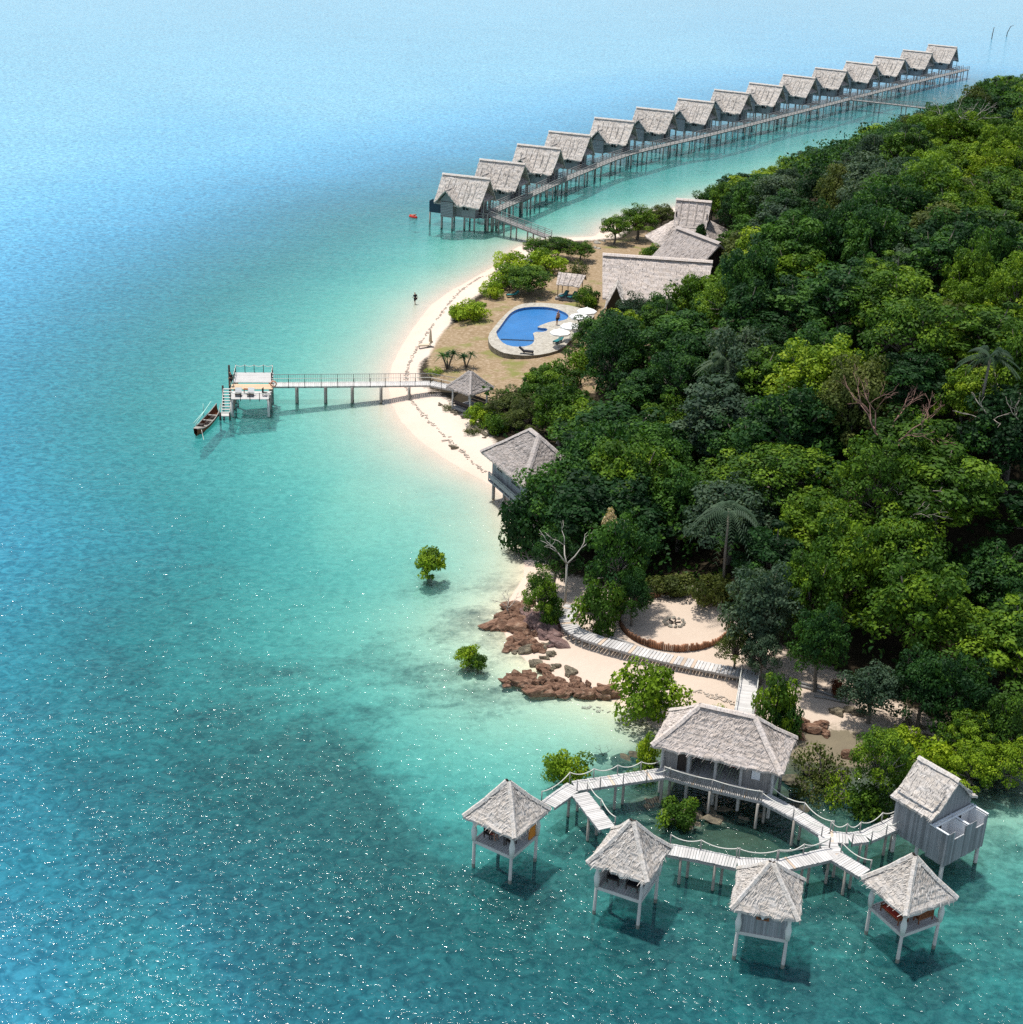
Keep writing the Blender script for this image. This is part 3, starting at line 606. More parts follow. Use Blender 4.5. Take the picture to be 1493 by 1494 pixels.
    lv_ = [A(J['hip']), A(J['hip']) + A((.1, .01, -.05)), A(J['hip']) .lerp(A(J['knL']), .85) + A((.02, 0, 0)), A(J['hip']) + A((-.1, .01, -.05)), A(J['hip']).lerp(A(J['knR']), .85) + A((-.02, 0, 0))]
    if legs: skin('shorts', lv_, [(0, 1), (1, 2), (0, 3), (3, 4)], [.15, .115, .085, .115, .085], legs, body, .01)
    skin('hair', [A(J['hd']) + A((0, -.03, .03)), A(J['hd']) + A((0, -.045, -.06))], [(0, 1)], [.112, .085], hair, body)
    return body

def ctr(a, b): return (a + b) / 2
def ang(a, b): return math.atan2(b.y - a.y, b.x - a.x)
h1l, h1f, h1r = B(690,1226), B(748,1252), B(786,1219)
p1 = pavilion('thatched square pavilion farthest left, with a seated person in white and a set table inside', ctr(h1l, h1r), ang(h1l, h1f), seed=11, curtains=(0, 1, 2), rag=.05)
h2a, h2b, h2c = B(869,1296), B(932,1317), B(962,1275)
p2 = pavilion('shaggy thatched pavilion with two dark brown armchairs on its floor, second from the left', ctr(h2a, h2c), ang(h2a, h2b), seed=23, mat='thatch_grey', sag=.16, curtains=(0, 2), rag=.2, apex=6.75)
h3a, h3b = B(1077,1359), B(1148,1372); u_ = (h3b - h3a).normalized(); n_ = Vector((-u_.y, u_.x, 0))
p3 = pavilion('closed-front thatched pavilion with grey plank wall and a small brown window box', (h3a + h3b) / 2 + n_ * 1.5, ang(h3a, h3b), seed=37, sag=.05, curtains=(0, 1), rag=.16, apex=6.5)
h4l, h4f, h4r = B(1267,1321), B(1312,1361), B(1374,1347)
p4 = pavilion('thatched square pavilion farthest right, with red-brown benches and a table inside', ctr(h4l, h4r), ang(h4l, h4f), seed=51, curtains=(0, 1, 2, 3), rag=.05)
# walls of pavilions
mb = MB()
for k in range(22): mb.box((-1.45 + k * .138, -1.5, FL + 1.0), (.13, .05, 1.95), 0, R_(.75, 1.15))
for k in range(22): mb.box((-1.5, -1.4 + k * .13, FL + 1.0), (.05, .12, 1.95), 0, R_(.7, 1.05))
w = mb.build('plank_wall', 'weathered_wall', p3)
mb = MB(); mb.box((-.1, -1.56, FL + 1.52), (.78, .07, .62)); wf = mb.build('window', 'brown_wood', p3)
mb = MB(); mb.box((-.1, -1.60, FL + 1.50), (.56, .03, .36)); mb.build('pane', 'dark_wood', wf)
mb = MB(); mb.tube([(-.1, -1.66, FL + 1.36), (-.1, -1.66, FL + 1.5), (-.1, -1.66, FL + 1.58)], [.07, .085, .04], 8); mb.build('lamp_globe', 'white_plaster', wf)
for s in (-1.5, 1.5):
    mb = MB()
    for k in range(20): mb.box((s, -1.4 + k * .148, FL + .42), (.05, .13, .82), 0, R_(.95, 1.15))
    mb.build('low_wall', 'weathered_deck', p2)
mb = MB(); mb.box((1.42, 1.0, FL + .55), (.1, .7, .95)); mb.build('hanging_cloth', 'orange_cloth', p1)
def armchair(t, x, y, rz, label, mat='brown_wood', name='armchair', w=.75, wide=.7, group=None):
    c = thing(name, label, 'armchair' if w < 1 else 'bench', world_of(t, x, y, FL + .03), t.rotation_euler.z + rz, group)
    mb = MB(); mb.box((0, 0, .36), (w, wide, .09)); mb.build('seat', mat, c)
    mb = MB()
    for k in range(int(w / .12)): mb.box((-w / 2 + .08 + k * .12, -wide / 2 + .03, .64), (.07, .04, .5), 0)
    mb.box((0, -wide / 2 + .03, .9), (w, .06, .08)); mb.build('backrest', mat, c)
    for s in (-1, 1):
        mb = MB(); mb.box((s * (w / 2 - .02), .02, .58), (.06, wide, .05)); mb.build('armrest', mat, c)
        for q in (-1, 1): mb = MB(); mb.box((s * (w / 2 - .04), q * (wide / 2 - .05), .28), (.06, .06, .56)); mb.build('leg', mat, c)
    mb = MB(); mb.box((0, .03, .43), (w * .8, wide * .75, .06)); mb.build('cushion', 'red_cloth' if mat == 'brown_wood' else 'dark_cloth', c)
    return c
armchair(p2, -.72, -.45, math.pi, 'dark armchair on the left side of the shaggy pavilion with two chairs', 'dark_wood', w=.85, wide=.8, group='dark armchairs in the shaggy pavilion')
armchair(p2, .62, -.5, math.pi, 'dark armchair on the right side of the shaggy pavilion with two chairs', 'dark_wood', w=.85, wide=.8, group='dark armchairs in the shaggy pavilion')
armchair(p4, -.1, -.95, math.pi, 'long red-brown bench along the left side of the far right pavilion', 'brown_wood', 'bench', 1.7, .55, 'red-brown benches in the far right pavilion')
armchair(p4, .95, .65, math.pi / 2, 'short red-brown bench on the right side of the far right pavilion', 'brown_wood', 'bench', 1.2, .55, 'red-brown benches in the far right pavilion')
def low_table(t, x, y, label, w=.9, d=.6, mat='brown_wood', h=.5):
    c = thing('table', label, 'table', world_of(t, x, y, FL + .03), t.rotation_euler.z)
    mb = MB(); mb.box((0, 0, h), (w, d, .05)); mb.build('tabletop', mat, c)
    for sx in (-1, 1):
        for sy in (-1, 1): mb = MB(); mb.box((sx * (w / 2 - .06), sy * (d / 2 - .06), h / 2), (.06, .06, h)); mb.build('leg', mat, c)
    return c
low_table(p4, .3, -.1, 'low red-brown table between the two benches of the far right pavilion')
tb = low_table(p1, -.1, -.45, 'dark dining table in the far left pavilion', 1.1, .8, 'dark_wood', .72)
pl = MB()
armchair(p1, -.95, -.6, -math.pi / 2, 'dark chair under the person in white in the far left pavilion', 'dark_wood', w=.6, wide=.55)
lc = world_of(p1, -.85, -.6, FL + .02); person('person in a white top seated at the table of the far left pavilion', 'person', lc, p1.rotation_euler.z - math.pi / 2, 'sit', 'white_cloth', 'red_cloth')
armchair(p1, .7, -.4, math.pi / 2, 'empty dark chair across the table in the far left pavilion', 'dark_wood', w=.6, wide=.55)

# ------------------------------------------------------------------ the hall on stilts
hall = thing('thatched_hall', 'long thatched hall on stilts with dark open front behind the slatted railing', 'hall', (15.95, 94.9, 0), math.radians(-20))
hip_roof(4.72, 2.62, 2.0, 4.3, 6.85, 'thatch_pink', hall, 71, sag=.10, capw=.5, rag=.12)
mb = MB(); plank_deck(mb, [(-4.1, 0, FL), (4.1, 0, FL)], 4.0, .2, beams=True, var=.1); mb.build('floor', 'weathered_deck', hall)
def planks(mb, a, b, z0, z1, w=.16, var=.25, th=.05, holes=()):
    a = Vector((a[0], a[1], 0)); b = Vector((b[0], b[1], 0)); L_ = (b - a).length; n = max(1, round(L_ / w)); rz = math.atan2(b.y - a.y, b.x - a.x)
    for k in range(n):
        c = a.lerp(b, (k + .5) / n); s = (k + .5) / n * L_; zz = [(z0, z1)]
        for h0, h1, y0, y1 in holes:
            if h0 < s < h1: zz = [(z0, y0), (y1, z1)]
        for q0, q1 in zz:
            if q1 - q0 > .02: q1_ = q1 + R_(-.02, .02); q0_ = q0 + R_(-.04, .02) * (1 if q0 == z0 else 0); mb.box((c.x, c.y, (q0_ + q1_) / 2), (L_ / n * .96, th, q1_ - q0_), rz, R_(1 - var, 1 + var * .6))
ZT = 4.55
for a, b, h in (((-4.0, -1.75), (-2.9, -1.75), ()), ((-2.25, -1.75), (-1.85, -1.75), ()), ((1.75, -1.75), (4.0, -1.75), ((.75, 1.35, FL + .75, FL + 1.55),)), ((4.0, -1.75), (4.0, 2.0), ()), ((-4.0, 2.0), (-4.0, -1.75), ()), ((4.0, 2.0), (-4.0, 2.0), ())):
    mb = MB(); planks(mb, a, b, FL, ZT, .17, .15, holes=h); mb.build('plank_wall', 'grey_wood', hall)
mb = MB(); mb.box((2.8, -1.72, FL + 1.15), (.62, .06, .8)); mb.build('window_pane', 'white_plaster', hall)
for x in (-4.0, -2.05, -.1, 1.75, 4.0):
    for y in (-1.8, 1.95): pile_at(hall, x, y, ZT if y < 0 else FL, .12, mat='grey_wood' if y > 0 else 'pale_pile', lean=.04)
mb = MB(); mb.box((-2.57, -1.70, FL + 1.0), (.62, .04, 1.9)); mb.build('door', 'dark_wood', hall)
mb = MB()  # counter and shelves deep in the hall
mb.box((-.2, 1.6, FL + .5), (2.6, .5, 1.0), 0, .8); mb.build('counter', 'dark_wood', hall)
hm = world_of(hall, -1.0, -.9, FL + 1.15)
hk = MB(); rope(hk, (-.8, 0, 1.0), (.8, 0, 1.0), .5, .13, 8); o = hk.build('hammock', 'white_cloth', None, hm, hall.rotation_euler.z + .3); tag(o, 'white hammock slung inside the open front of the hall', 'hammock')
o = MB(); o.box((0, 0, 0), (.7, .04, .9)); o.box((.1, -.03, .1), (.5, .03, .5)); o = o.build('hanging_cloth', 'red_cloth', None, world_of(hall, 1.05, -1.2, FL + 1.45), hall.rotation_euler.z); tag(o, 'red and orange cloth hanging in the open front of the hall', 'cloth')

# ------------------------------------------------------------------ the plank hut with two roofless wash rooms
wc = thing('plank_hut', 'tall dark grey plank hut with gabled thatch and two roofless white wash rooms', 'hut', (29.55, 88.55, 0), math.radians(128))
# local x = along ridge away from the wash rooms, local y = to the left
mb = MB(); hw = 2.45; zr = 6.75; ze = 4.55; x0, x1 = -1.75, 1.75
for s in (-1, 1):
    a, b = (x0, 0, zr), (x1, 0, zr); mid0 = (x0, s * 1.7, 5.05); mid1 = (x1, s * 1.7, 5.05)
    patch(mb, b if s > 0 else a, a if s > 0 else b, (x0 if s > 0 else x1, s * 1.7, 5.0), (x1 if s > 0 else x0, s * 1.7, 5.0), seed=91 + s)
    patch(mb, (x1 if s > 0 else x0, s * 1.7, 5.0), (x0 if s > 0 else x1, s * 1.7, 5.0), (x0 if s > 0 else x1, s * hw, 4.6), (x1 if s > 0 else x0, s * hw, 4.6), seed=95 + s)
cap(mb, (x0, 0, zr + .04), (x1, 0, zr + .04), .4, 3); mb.build('thatch_roof', 'thatch_grey', wc)
hx0, hx1, hy = -1.45, 1.5, 2.1; bx = -2.95; zb = 1.75
for a, b in (((hx1, hy), (hx1, -hy)), ((hx0, hy), (hx1, hy)), ((hx1, -hy), (hx0, -hy))):
    mb = MB(); planks(mb, a, b, zb, 5.0, .15, .35); mb.build('plank_wall', 'weathered_wall', wc)
mb = MB(); n = 28
for k in range(n):
    y = -hy + (k + .5) * 2 * hy / n; top = 5.0 + (1 - abs(y) / hy) * 1.45; mb.box((hx0, y, (FL + top) / 2), (.05, .145, top - FL), 0, R_(.8, 1.1))
mb.build('gable_wall', 'weathered_wall', wc)
for a, b in (((bx, hy), (hx0, hy)), ((bx, -hy), (hx0, -hy))):
    mb = MB(); planks(mb, a, b, zb - .25, 4.0, .15, .35); mb.build('plank_wall', 'weathered_wall', wc)
mb = MB(); planks(mb, (bx, -hy), (bx, hy), zb - .3, 4.0, .15, .35, holes=((.25, 1.2, 3.35, 4.1), (2.4, 3.5, 3.35, 4.1))); mb.build('plank_wall', 'weathered_wall', wc)
for s in (-1, 1):
    mb = MB(); yc = s * hy / 2; d = hx0 - bx
    mb.box((hx0 - .06, yc, 3.0), (.05, hy - .12, 1.9)); mb.box(((hx0 + bx) / 2, yc + hy / 2 * 1 - .07, 3.0), (d - .1, .05, 1.9)); mb.box(((hx0 + bx) / 2, yc - hy / 2 + .07, 3.0), (d - .1, .05, 1.9)); mb.box((bx + .07, yc, 2.65), (.05, hy - .12, 1.3))
    mb.box(((hx0 + bx) / 2, yc, 2.1), (d - .12, hy - .14, .06)); wr = mb.build('wash_room', 'white_plaster', wc)
    mb = MB(); mb.box((hx0 - .10, yc + .15, 3.35), (.04, .5, .3)); mb.build('vent', 'black_glass', wr)
    mb = MB(); mb.box((bx + .35, yc - .45, 2.35), (.4, .4, .45)); mb.build('basin', 'white_plaster', wr)
mb = MB(); mb.beam((hx0 - .18, -hy - .1, 4.07), (hx0 - .18, hy + .1, 4.07), .09, .09); mb.beam((hx0 - .42, -hy - .1, 4.07), (hx0 - .42, hy + .1, 4.07), .09, .09); mb.beam((bx - .02, 0, 4.04), (hx0, 0, 4.04), .16, .05); mb.beam((bx - .02, hy, 4.04), (hx0, hy, 4.04), .13, .05); mb.beam((bx - .02, -hy, 4.04), (hx0, -hy, 4.04), .13, .05)
mb.build('rail_beam', 'white_plaster', wc)
mb = MB(); mb.box(((hx1 + bx) / 2, 0, 1.95), (hx1 - bx - .1, 2 * hy - .1, .2)); mb.build('floor', 'grey_wood', wc)
for x in (-2.75, -.6, 1.35):
    for y in (-1.9, 1.9): pile_at(wc, x, y, 1.9, .14, mat='pale_pile', lean=.05)

# ------------------------------------------------------------------ the row of fifteen cottages
CZ = 8.4
CL = [(646,254),(700,233),(755,211),(801,192),(868,172),(929,157),(990,144),(1043,131),(1094,121),(1143,109),(1190,99),(1235,90),(1277,82),(1318,73),(1355,65)]
def cottage(v=0):
    t = thing('stilt_cottage', '', 'cottage')
    mb = MB(); ex, ey, ze, zr = 4.3, 3.75, 4.2, CZ
    a, b = (-4.4, 0, zr), (4.6, 0, zr + .1)
    patch(mb, a, b, (ex, -ey, ze), (-ex, -ey, ze), .6, seed=1 + v * 10, sag=.12 + .05 * v, rag=.25, tint=(1, .93, 1.05)[v]); patch(mb, b, a, (-ex, ey, ze), (ex, ey, ze), .6, seed=4 + v * 10, sag=.12, rag=.25)
    cap(mb, Vector(a) + Vector((0, 0, .05)), Vector(b) + Vector((0, 0, .05)), .6, 2, h=.2)
    for k in range((7, 4, 6)[v]):   # palm-leaf weights laid down the slope
        x = -3.3 + k * (7 / (7, 4, 6)[v]) + R_(-.35, .35); t1 = R_(.0, .3); t0 = R_(.75, .98)
        a_ = Vector((x, -.25, zr - .18)); b_ = Vector((x * .97 + R_(-.25, .25), -ey * .98, ze + .18)); off = Vector((0, -.04, .06 - .12))
        cap(mb, a_.lerp(b_, t1) + off, a_.lerp(b_, t0) + off, R_(.16, .3), k, R_(.68, .95), .05)
    r = mb.build('thatch_roof', 'thatch_grey', t)
    g = MB(); gx = -1.7; z2 = 6.7
    patch(g, (gx, -1.35, z2), (gx, -4.75, z2), (gx + 2.1, -4.6, 4.4), (gx + 2.1, -3.3, 4.5), .5, seed=8); patch(g, (gx, -4.75, z2), (gx, -1.35, z2), (gx - 2.1, -3.3, 4.5), (gx - 2.1, -4.6, 4.4), .5, seed=9)
    cap(g, (gx, -4.75, z2 + .05), (gx, -1.9, z2 + .05), .3, 5, .8, .08); g.build('front_gable_roof', 'thatch_grey', t)
    mb = MB(); planks(mb, (-3.3, -2.6), (3.0, -2.6), 2.2, 4.8, .3, .12); planks(mb, (3.0, 2.6), (-3.3, 2.6), 2.2, 4.8, .3, .12); planks(mb, (-3.3, 2.6), (-3.3, -2.6), 2.2, 4.8, .3, .12); planks(mb, (3.0, -2.6), (3.0, 2.6), 2.2, 4.8, .3, .15)
    w = mb.build('wall', 'weathered_wall', t)
    mb = MB(); mb.quad((3.05, -2.4, 4.75), (3.05, 2.4, 4.75), (3.05, .1, 7.6), (3.05, -.1, 7.6)); mb.quad((-3.2, 2.4, 4.75), (-3.2, -2.4, 4.75), (-3.2, -.1, 7.6), (-3.2, .1, 7.6)); mb.build('gable_panel', 'dark_wood', t)
    mb = MB(); patch(mb, (3.1, -1.5, 6.0), (3.1, 1.5, 6.0), (4.5, 2.1, 5.0), (4.5, -2.1, 5.0), .6, seed=6); mb.build('porch_roof', 'thatch_dim', t)
    mb = MB()
    for k in range(9): mb.box((gx, -3.95 + .0, 2.35 + k * .27), (2.3, .05, .22), 0, R_(.95, 1.2))
    for s in (-1, 1):
        for k in range(9): mb.box((gx + s * 1.13, -3.3, 2.35 + k * .27), (.05, 1.3, .22), 0, R_(.85, 1.05))
    mb.quad((gx - 1.3, -3.97, 4.75), (gx + 1.3, -3.97, 4.75), (gx + .02, -3.97, 6.4), (gx - .02, -3.97, 6.4), .8)
    mb.build('bath_bay', 'weathered_wall', t)
    for x in (.95, 1.55): mb = MB(); mb.box((x, -2.66, 3.75), (.42, .06, .85)); mb.build('window', 'black_glass', t)
    mb = MB(); mb.box((3.06, -.6, 3.25), (.06, .8, 1.9)); mb.build('door', 'dark_wood', t)
    mb = MB(); mb.box((3.07, .9, 3.6), (.06, .8, .9)); mb.build('window', 'black_glass', t)
    mb = MB(); mb.box((0, 0, 2.1), (6.6, 5.4, .18)); mb.box((gx, -3.3, 2.1), (2.4, 1.4, .16)); plank_deck(mb, [(3.3, 0, 2.14), (5.3, 0, 2.14)], 4.6, .3, beams=False); mb.build('floor', 'grey_wood', t)
    mb = MB()
    for y in (-2.25, 2.25): mb.beam((3.3, y, 3.05), (5.2, y, 3.05), .07, .07); mb.beam((3.3, y, 2.65), (5.2, y, 2.65), .05, .05); mb.box((5.2, y, 2.6), (.09, .09, 1.0)); mb.box((4.3, y, 2.6), (.07, .07, .9))
    for y in (-2.25, -.7, .7, 2.25): mb.box((5.25, y, 2.6), (.08, .08, 1.0))
    mb.beam((5.25, -2.25, 3.05), (5.25, -.7, 3.05), .07, .07); mb.beam((5.25, .7, 3.05), (5.25, 2.25, 3.05), .07, .07); mb.build('porch_railing', 'grey_wood', t)
    for y in (-2.1, 2.1): mb = MB(); mb.box((4.4, y, 3.7), (.12, .12, 3.0)); mb.build('porch_post', 'grey_wood', t)
    mb = MB(); mb.box((-4.55, -2.4, 3.2), (2.3, .06, 1.9)); mb.box((-5.65, -1.6, 3.2), (.06, 1.6, 1.9)); mb.box((-4.5, -.8, 2.2), (2.3, 3.2, .1)); mb.build('privacy_screen', 'dark_panel', t)
    for x, y in ((-5.6, -2.3), (-3.2, -2.5), (-2.7, -3.8), (-.7, -3.8), (1.0, -2.5), (2.9, -2.5), (-3.0, 2.3), (0, 2.3), (2.9, 2.3), (5.1, -2.0), (5.1, 2.0), (0, 0)):
        pile_at(t, x, y, 2.1, .15, lean=.03, mat='pile_wood')
    return t
cots = [cottage(0), cottage(1), cottage(2)]; cks = [kids(c) for c in cots]; first = [True] * 3; pat = [0, 1, 2, 0, 2, 1, 0, 1, 2, 0, 1, 0, 2, 1, 0]
angs = [-21, -21, -21.5, -22, -24, -27, -30, -32, -33.5, -34, -34.5, -34.5, -34.5, -34.5, -34.5]
where = ['nearest of the long row, with the dark blue screen', 'cottage second from the near end of the long row', 'cottage third from the near end of the long row', 'cottage fourth from the near end of the long row', 'fifth cottage of the row, standing where the boardwalk starts to bend', 'sixth cottage of the row, just past the bend of the boardwalk', 'seventh cottage counting from the near end of the row', 'middle cottage of the row of fifteen, seven on each side', 'ninth cottage counting from the near end of the row', 'tenth cottage, sixth from the far end of the row', 'eleventh cottage, fifth from the far end of the row', 'twelfth cottage, beside the fork of the far footbridge', 'third cottage from the far end of the long row', 'second to last cottage at the far end of the row', 'last one at the far right end of the row']
for i, (px, py) in enumerate(CL):
    w = G(px, py, CZ); a = math.radians(angs[i]); c = Vector((w.x + 4.35 * math.cos(a), w.y + 4.35 * math.sin(a), 0))
    lb = 'grey thatched stilt cottage, ' + where[i]
    v = pat[i]; rr = a + math.radians(R_(-1.2, 1.2))
    if first[v]: r = cots[v]; r.location = c; r.rotation_euler.z = rr; first[v] = False
    else: r = dup(cots[v], c, rr, lb, kid_map=cks[v])
    r['label'] = lb; r['group'] = 'thatched cottages on stilts in a row'

# long boardwalk beside the cottages and its two footbridges
def long_walk(name, label, pts, width, zz, step, up=1.0, mat='grey_wood', lat=True, group=None):
    t = thing(name, label, 'boardwalk' if 'board' in name else 'footbridge', (0, 0, 0), 0, group)
    mb = MB(); plank_deck(mb, pts, width, .45, .07, .03, var=.12); mb.build('deck', 'grey_wood', t)
    for s in (-1, 1):
        mb = MB(); o = resample(offset(pts, s * width * .48), 1.6)
        for p in o: mb.box(p + Vector((0, 0, up / 2)), (.09, .09, up))
        for a, b in zip(o, o[1:]):
            for h in ((up, up * .62, up * .3) if lat else (up, up * .5)): mb.beam(a + Vector((0, 0, h)), b + Vector((0, 0, h)), .07, .08, R_(.9, 1.1))
        mb.build('railing', mat, t)
    for k, p in enumerate(resample(pts, step)):
        n = 0
        for s in (-1, 1):
            pile_at(t, p.x + s * .5 * R_(.8, 1.1), p.y - s * .55, p.z - .05, .13, lean=.06)
    return t
bwpx = [(716,309),(736,300),(775,283),(812,266),(862,245),(906,227),(953,215),(1029,198),(1133,171.5),(1243,143),(1325,122),(1410,101)]
lw = smooth([G(x, y, 2.5) for x, y in bwpx], 1)
long_walk('long_boardwalk', 'long weathered boardwalk on stilts running past all the cottages of the row', lw, 2.0, 2.5, 6.4)
long_walk('footbridge', 'short railed footbridge from the nearest cottage of the row to the beach shrubs', [G(714, 312, 2.5), G(750, 326, 2.35), G(800, 345, 1.9)], 1.7, 2.4, 4.5, .9)
long_walk('footbridge', 'far straight footbridge from the cottage row to the wooded shore at the right', [G(1243, 145, 2.5), G(1320, 153.5, 2.5), G(1425, 166, 2.5)], 2.0, 2.4, 7.5, .8)
def stake(px, py, hgt, lean, label):
    p = G(px, py, 0); mb = MB(); mb.tube([(0, 0, -3), (lean * .3, 0, hgt * .4), (lean, 0, hgt)], [.16, .15, .12], 7)
    if lean > .5: mb.tube([(lean, 0, hgt), (lean + 1.0, 0, hgt + .35)], [.1, .06], 6)
    o = mb.build('mooring_stake', 'dark_wood', None, p); tag(o, label, 'stake')
stake(1447, 57, 4.2, .3, 'thin upright stake in the far open water, left one of the two')
stake(1468, 53, 3.6, 1.2, 'crooked leaning stake in the far open water, right one of the two')
# ------------------------------------------------------------------ beach villa on stilts
VZ = 1.2
villa = thing('beach_villa', 'grey hip-roofed villa on stilts at the beach edge, half behind a dark tree', 'villa', (2.0, 144.6, 0), math.radians(-64))
hip_roof(5.0, 3.55, 1.0, 5.0, 8.4, 'thatch_dim', villa, 101, sag=.05, capw=.62, rag=.06)
for a, b, h in (((-4.1, -2.6), (4.1, -2.6), ((1.2, 2.4, 3.7, 4.4), (4.5, 6.6, 3.6, 4.5))), ((4.1, -2.6), (4.1, 2.6), ()), ((4.1, 2.6), (-4.1, 2.6), ()), ((-4.1, 2.6), (-4.1, -2.6), ())):
    mb = MB(); planks(mb, a, b, 2.0, 5.2, .2, .2, holes=h); mb.build('plank_wall', 'weathered_wall', villa)
for x, w in ((-2.3, 1.2), (1.4, 2.0)): mb = MB(); mb.box((x, -2.55, 4.05), (w, .05, .9)); mb.build('window', 'black_glass', villa)
mb = MB(); mb.box((0, 0, 1.95), (8.4, 5.4, .2)); mb.build('floor', 'grey_wood', villa)
mb = MB(); mb.beam((-3.9, -3.1, 3.1), (3.9, -3.1, 3.1), .08, .1); mb.beam((-3.9, -3.1, 2.7), (3.9, -3.1, 2.7), .06, .5); mb.beam((-3.9, -2.9, 2.15), (3.9, -2.9, 2.15), .5, .12)
for k in range(7): mb.box((-3.9 + k * 1.3, -3.1, 2.6), (.09, .09, .95))
mb.build('balcony_railing', 'weathered_wall', villa)
for x in (-3.9, -1.3, 1.3, 3.9):
    for y in (-2.5, 0, 2.5): pile_at(villa, x, y, 1.9, .17, 0, mat='pile_wood')

# ------------------------------------------------------------------ gazebo at the land end of the jetty
gc = Vector((-5.4, 170.6, 0)); gg = gz(gc.x, gc.y)
gaz = thing('beach_gazebo', 'small square thatched gazebo on the beach where the jetty meets the land', 'gazebo', (gc.x, gc.y, gg), math.radians(-42))
hip_roof(1.95, 1.95, .1, 2.75, 4.7, 'thatch_dim', gaz, 131, sag=.05, capw=.34)
mb = MB(); mb.box((0, 0, .25), (2.9, 2.9, .3)); mb.build('floor', 'grey_wood', gaz)
for x in (-1.4, 1.4):
    for y in (-1.4, 1.4): mb = MB(); mb.tube([(x, y, -.6), (x * 1.02, y, 1.2), (x, y, 2.9)], [.17, .12, .11], 7); mb.build('post', 'pale_pile', gaz)
for s in (-1, 1): mb = MB(); mb.beam((-1.3, s * 1.3, .75), (1.3, s * 1.3, .75), .35, .08); mb.beam((-1.3, s * 1.45, 1.1), (1.3, s * 1.45, 1.1), .06, .3); mb.build('bench', 'dark_wood', gaz)

# ------------------------------------------------------------------ the three big roofs of the clubhouse
def clubhouse(name, label, loc, rz, hx, hy, ze, zr, seed, over=1.0, mat='thatch_pink', prow=.8):
    t = thing(name, label, 'hall', loc, rz, 'large thatched halls behind the pool'); mb = MB()
    a = (-hx - prow, 0, zr); b = (hx + prow, 0, zr)
    patch(mb, a, b, (hx, -hy, ze), (-hx, -hy, ze), .8, .25, .2, 1, seed, sag=.2); patch(mb, b, a, (-hx, hy, ze), (hx, hy, ze), .8, .25, .2, 1, seed + 2, sag=.2)
    r = mb.build('thatch_roof', mat, t); c = MB(); cap(c, Vector(a) + Vector((0, 0, .08)), Vector(b) + Vector((0, 0, .08)), .9, seed, h=.22); c.build('ridge_cap', mat, r)
    for s in (-1, 1):
        mb = MB(); mb.quad((s * (hx - 1), -hy + 1.4, 0.2), (s * (hx - 1), hy - 1.4, .2), (s * (hx - 1), hy - 1.4, ze + .2), (s * (hx - 1), -hy + 1.4, ze + .2)); mb.face([mb.vert(p) for p in ((s * (hx - 1.02), -hy + 1.3, ze + .1), (s * (hx - 1.02), hy - 1.3, ze + .1), (s * (hx - 1.02), 0, zr - .6))]); mb.build('gable_wall', 'dark_wood', t)
    mb = MB(); mb.box((0, -hy + 1.4, ze / 2), (2 * hx - 2, .15, ze)); mb.box((0, hy - 1.4, ze / 2), (2 * hx - 2, .15, ze)); mb.build('wall', 'grey_wood', t)
    return t
zg = 1.6
cA = clubhouse('clubhouse', 'widest pale thatched hall, nearest the pool, with a dark entrance notch in its near eave', (19.3, 214.6, zg), math.radians(-7), 7.0, 6.6, 2.6, 7.0, 201)
mb = MB()   # little prow gable over the entrance at the left end of the near slope
for s in (-1, 1): patch(mb, (-5.1, -4.0, 4.8), (-5.1, -7.3, 4.6), (-5.1 + s * 1.5, -7.6, 1.2), (-5.1 + s * 1.3, -5.9, 2.9), .5, .2, .08, 1.0, 300 + s)
pg = mb.build('entrance_gable', 'thatch_grey', cA); mb = MB(); mb.face([mb.vert(p) for p in ((-6.4, -6.9, 0.4), (-3.8, -6.9, .4), (-3.9, -6.9, 1.8), (-5.1, -6.9, 4.3), (-6.3, -6.9, 1.8))]); mb.build('entrance', 'black_glass', cA)
mb = MB(); patch(mb, (-3.8, 3.2, 6.0), (3.0, 3.6, 6.0), (3.5, 8.5, 3.6), (-4.6, 7.5, 4.6), .8, .2, .1, 1, 310); mb.build('lean_to_roof', 'thatch_pink', cA)
cB = clubhouse('clubhouse', 'grey middle thatched hall turned end-on between the two paler roofs', (26.7, 230.6, zg), math.radians(-58.5), 5.2, 6.2, 1.6, 6.6, 221, mat='thatch_dim', prow=.2)
cC = thing('clubhouse', 'rear thatched hall with a steep upper gable and low flaring skirts, beside the shore tree', 'hall', (27.4, 247.3, zg), math.radians(-12), 'large thatched halls behind the pool')
mb = MB(); a, b = (-2.9, 0, 8.2), (2.9, 0, 8.2); e = [(-2.6, -3.2, 4.6), (2.6, -3.2, 4.6), (2.6, 3.2, 4.6), (-2.6, 3.2, 4.6)]; o = [(-3.4, -6.5, 1.9), (4.4, -6.5, 1.9), (6.4, 6.0, 2.6), (-7.2, 6.0, 2.2)]
patch(mb, a, b, e[1], e[0], .7, .25, .1, 1, 241); patch(mb, b, a, e[3], e[2], .7, .25, .1, 1, 242); r = mb.build('upper_roof', 'thatch_pink', cC)
c = MB(); cap(c, Vector(a) + Vector((0, 0, .1)), Vector(b) + Vector((0, 0, .1)), .8, 3, h=.2)
for k in range(4): cap(c, (-1.9 + k * 1.25, -.3, 8.0), (-1.9 + k * 1.25, -3.0, 4.95), .3, k, .7, .06)
c.build('ridge_cap', 'thatch_pink', r)
o = [(-4.6, -5.6, 1.9), (4.6, -6.2, 1.9), (6.6, 4.0, 2.6), (-7.6, .2, 1.9)]
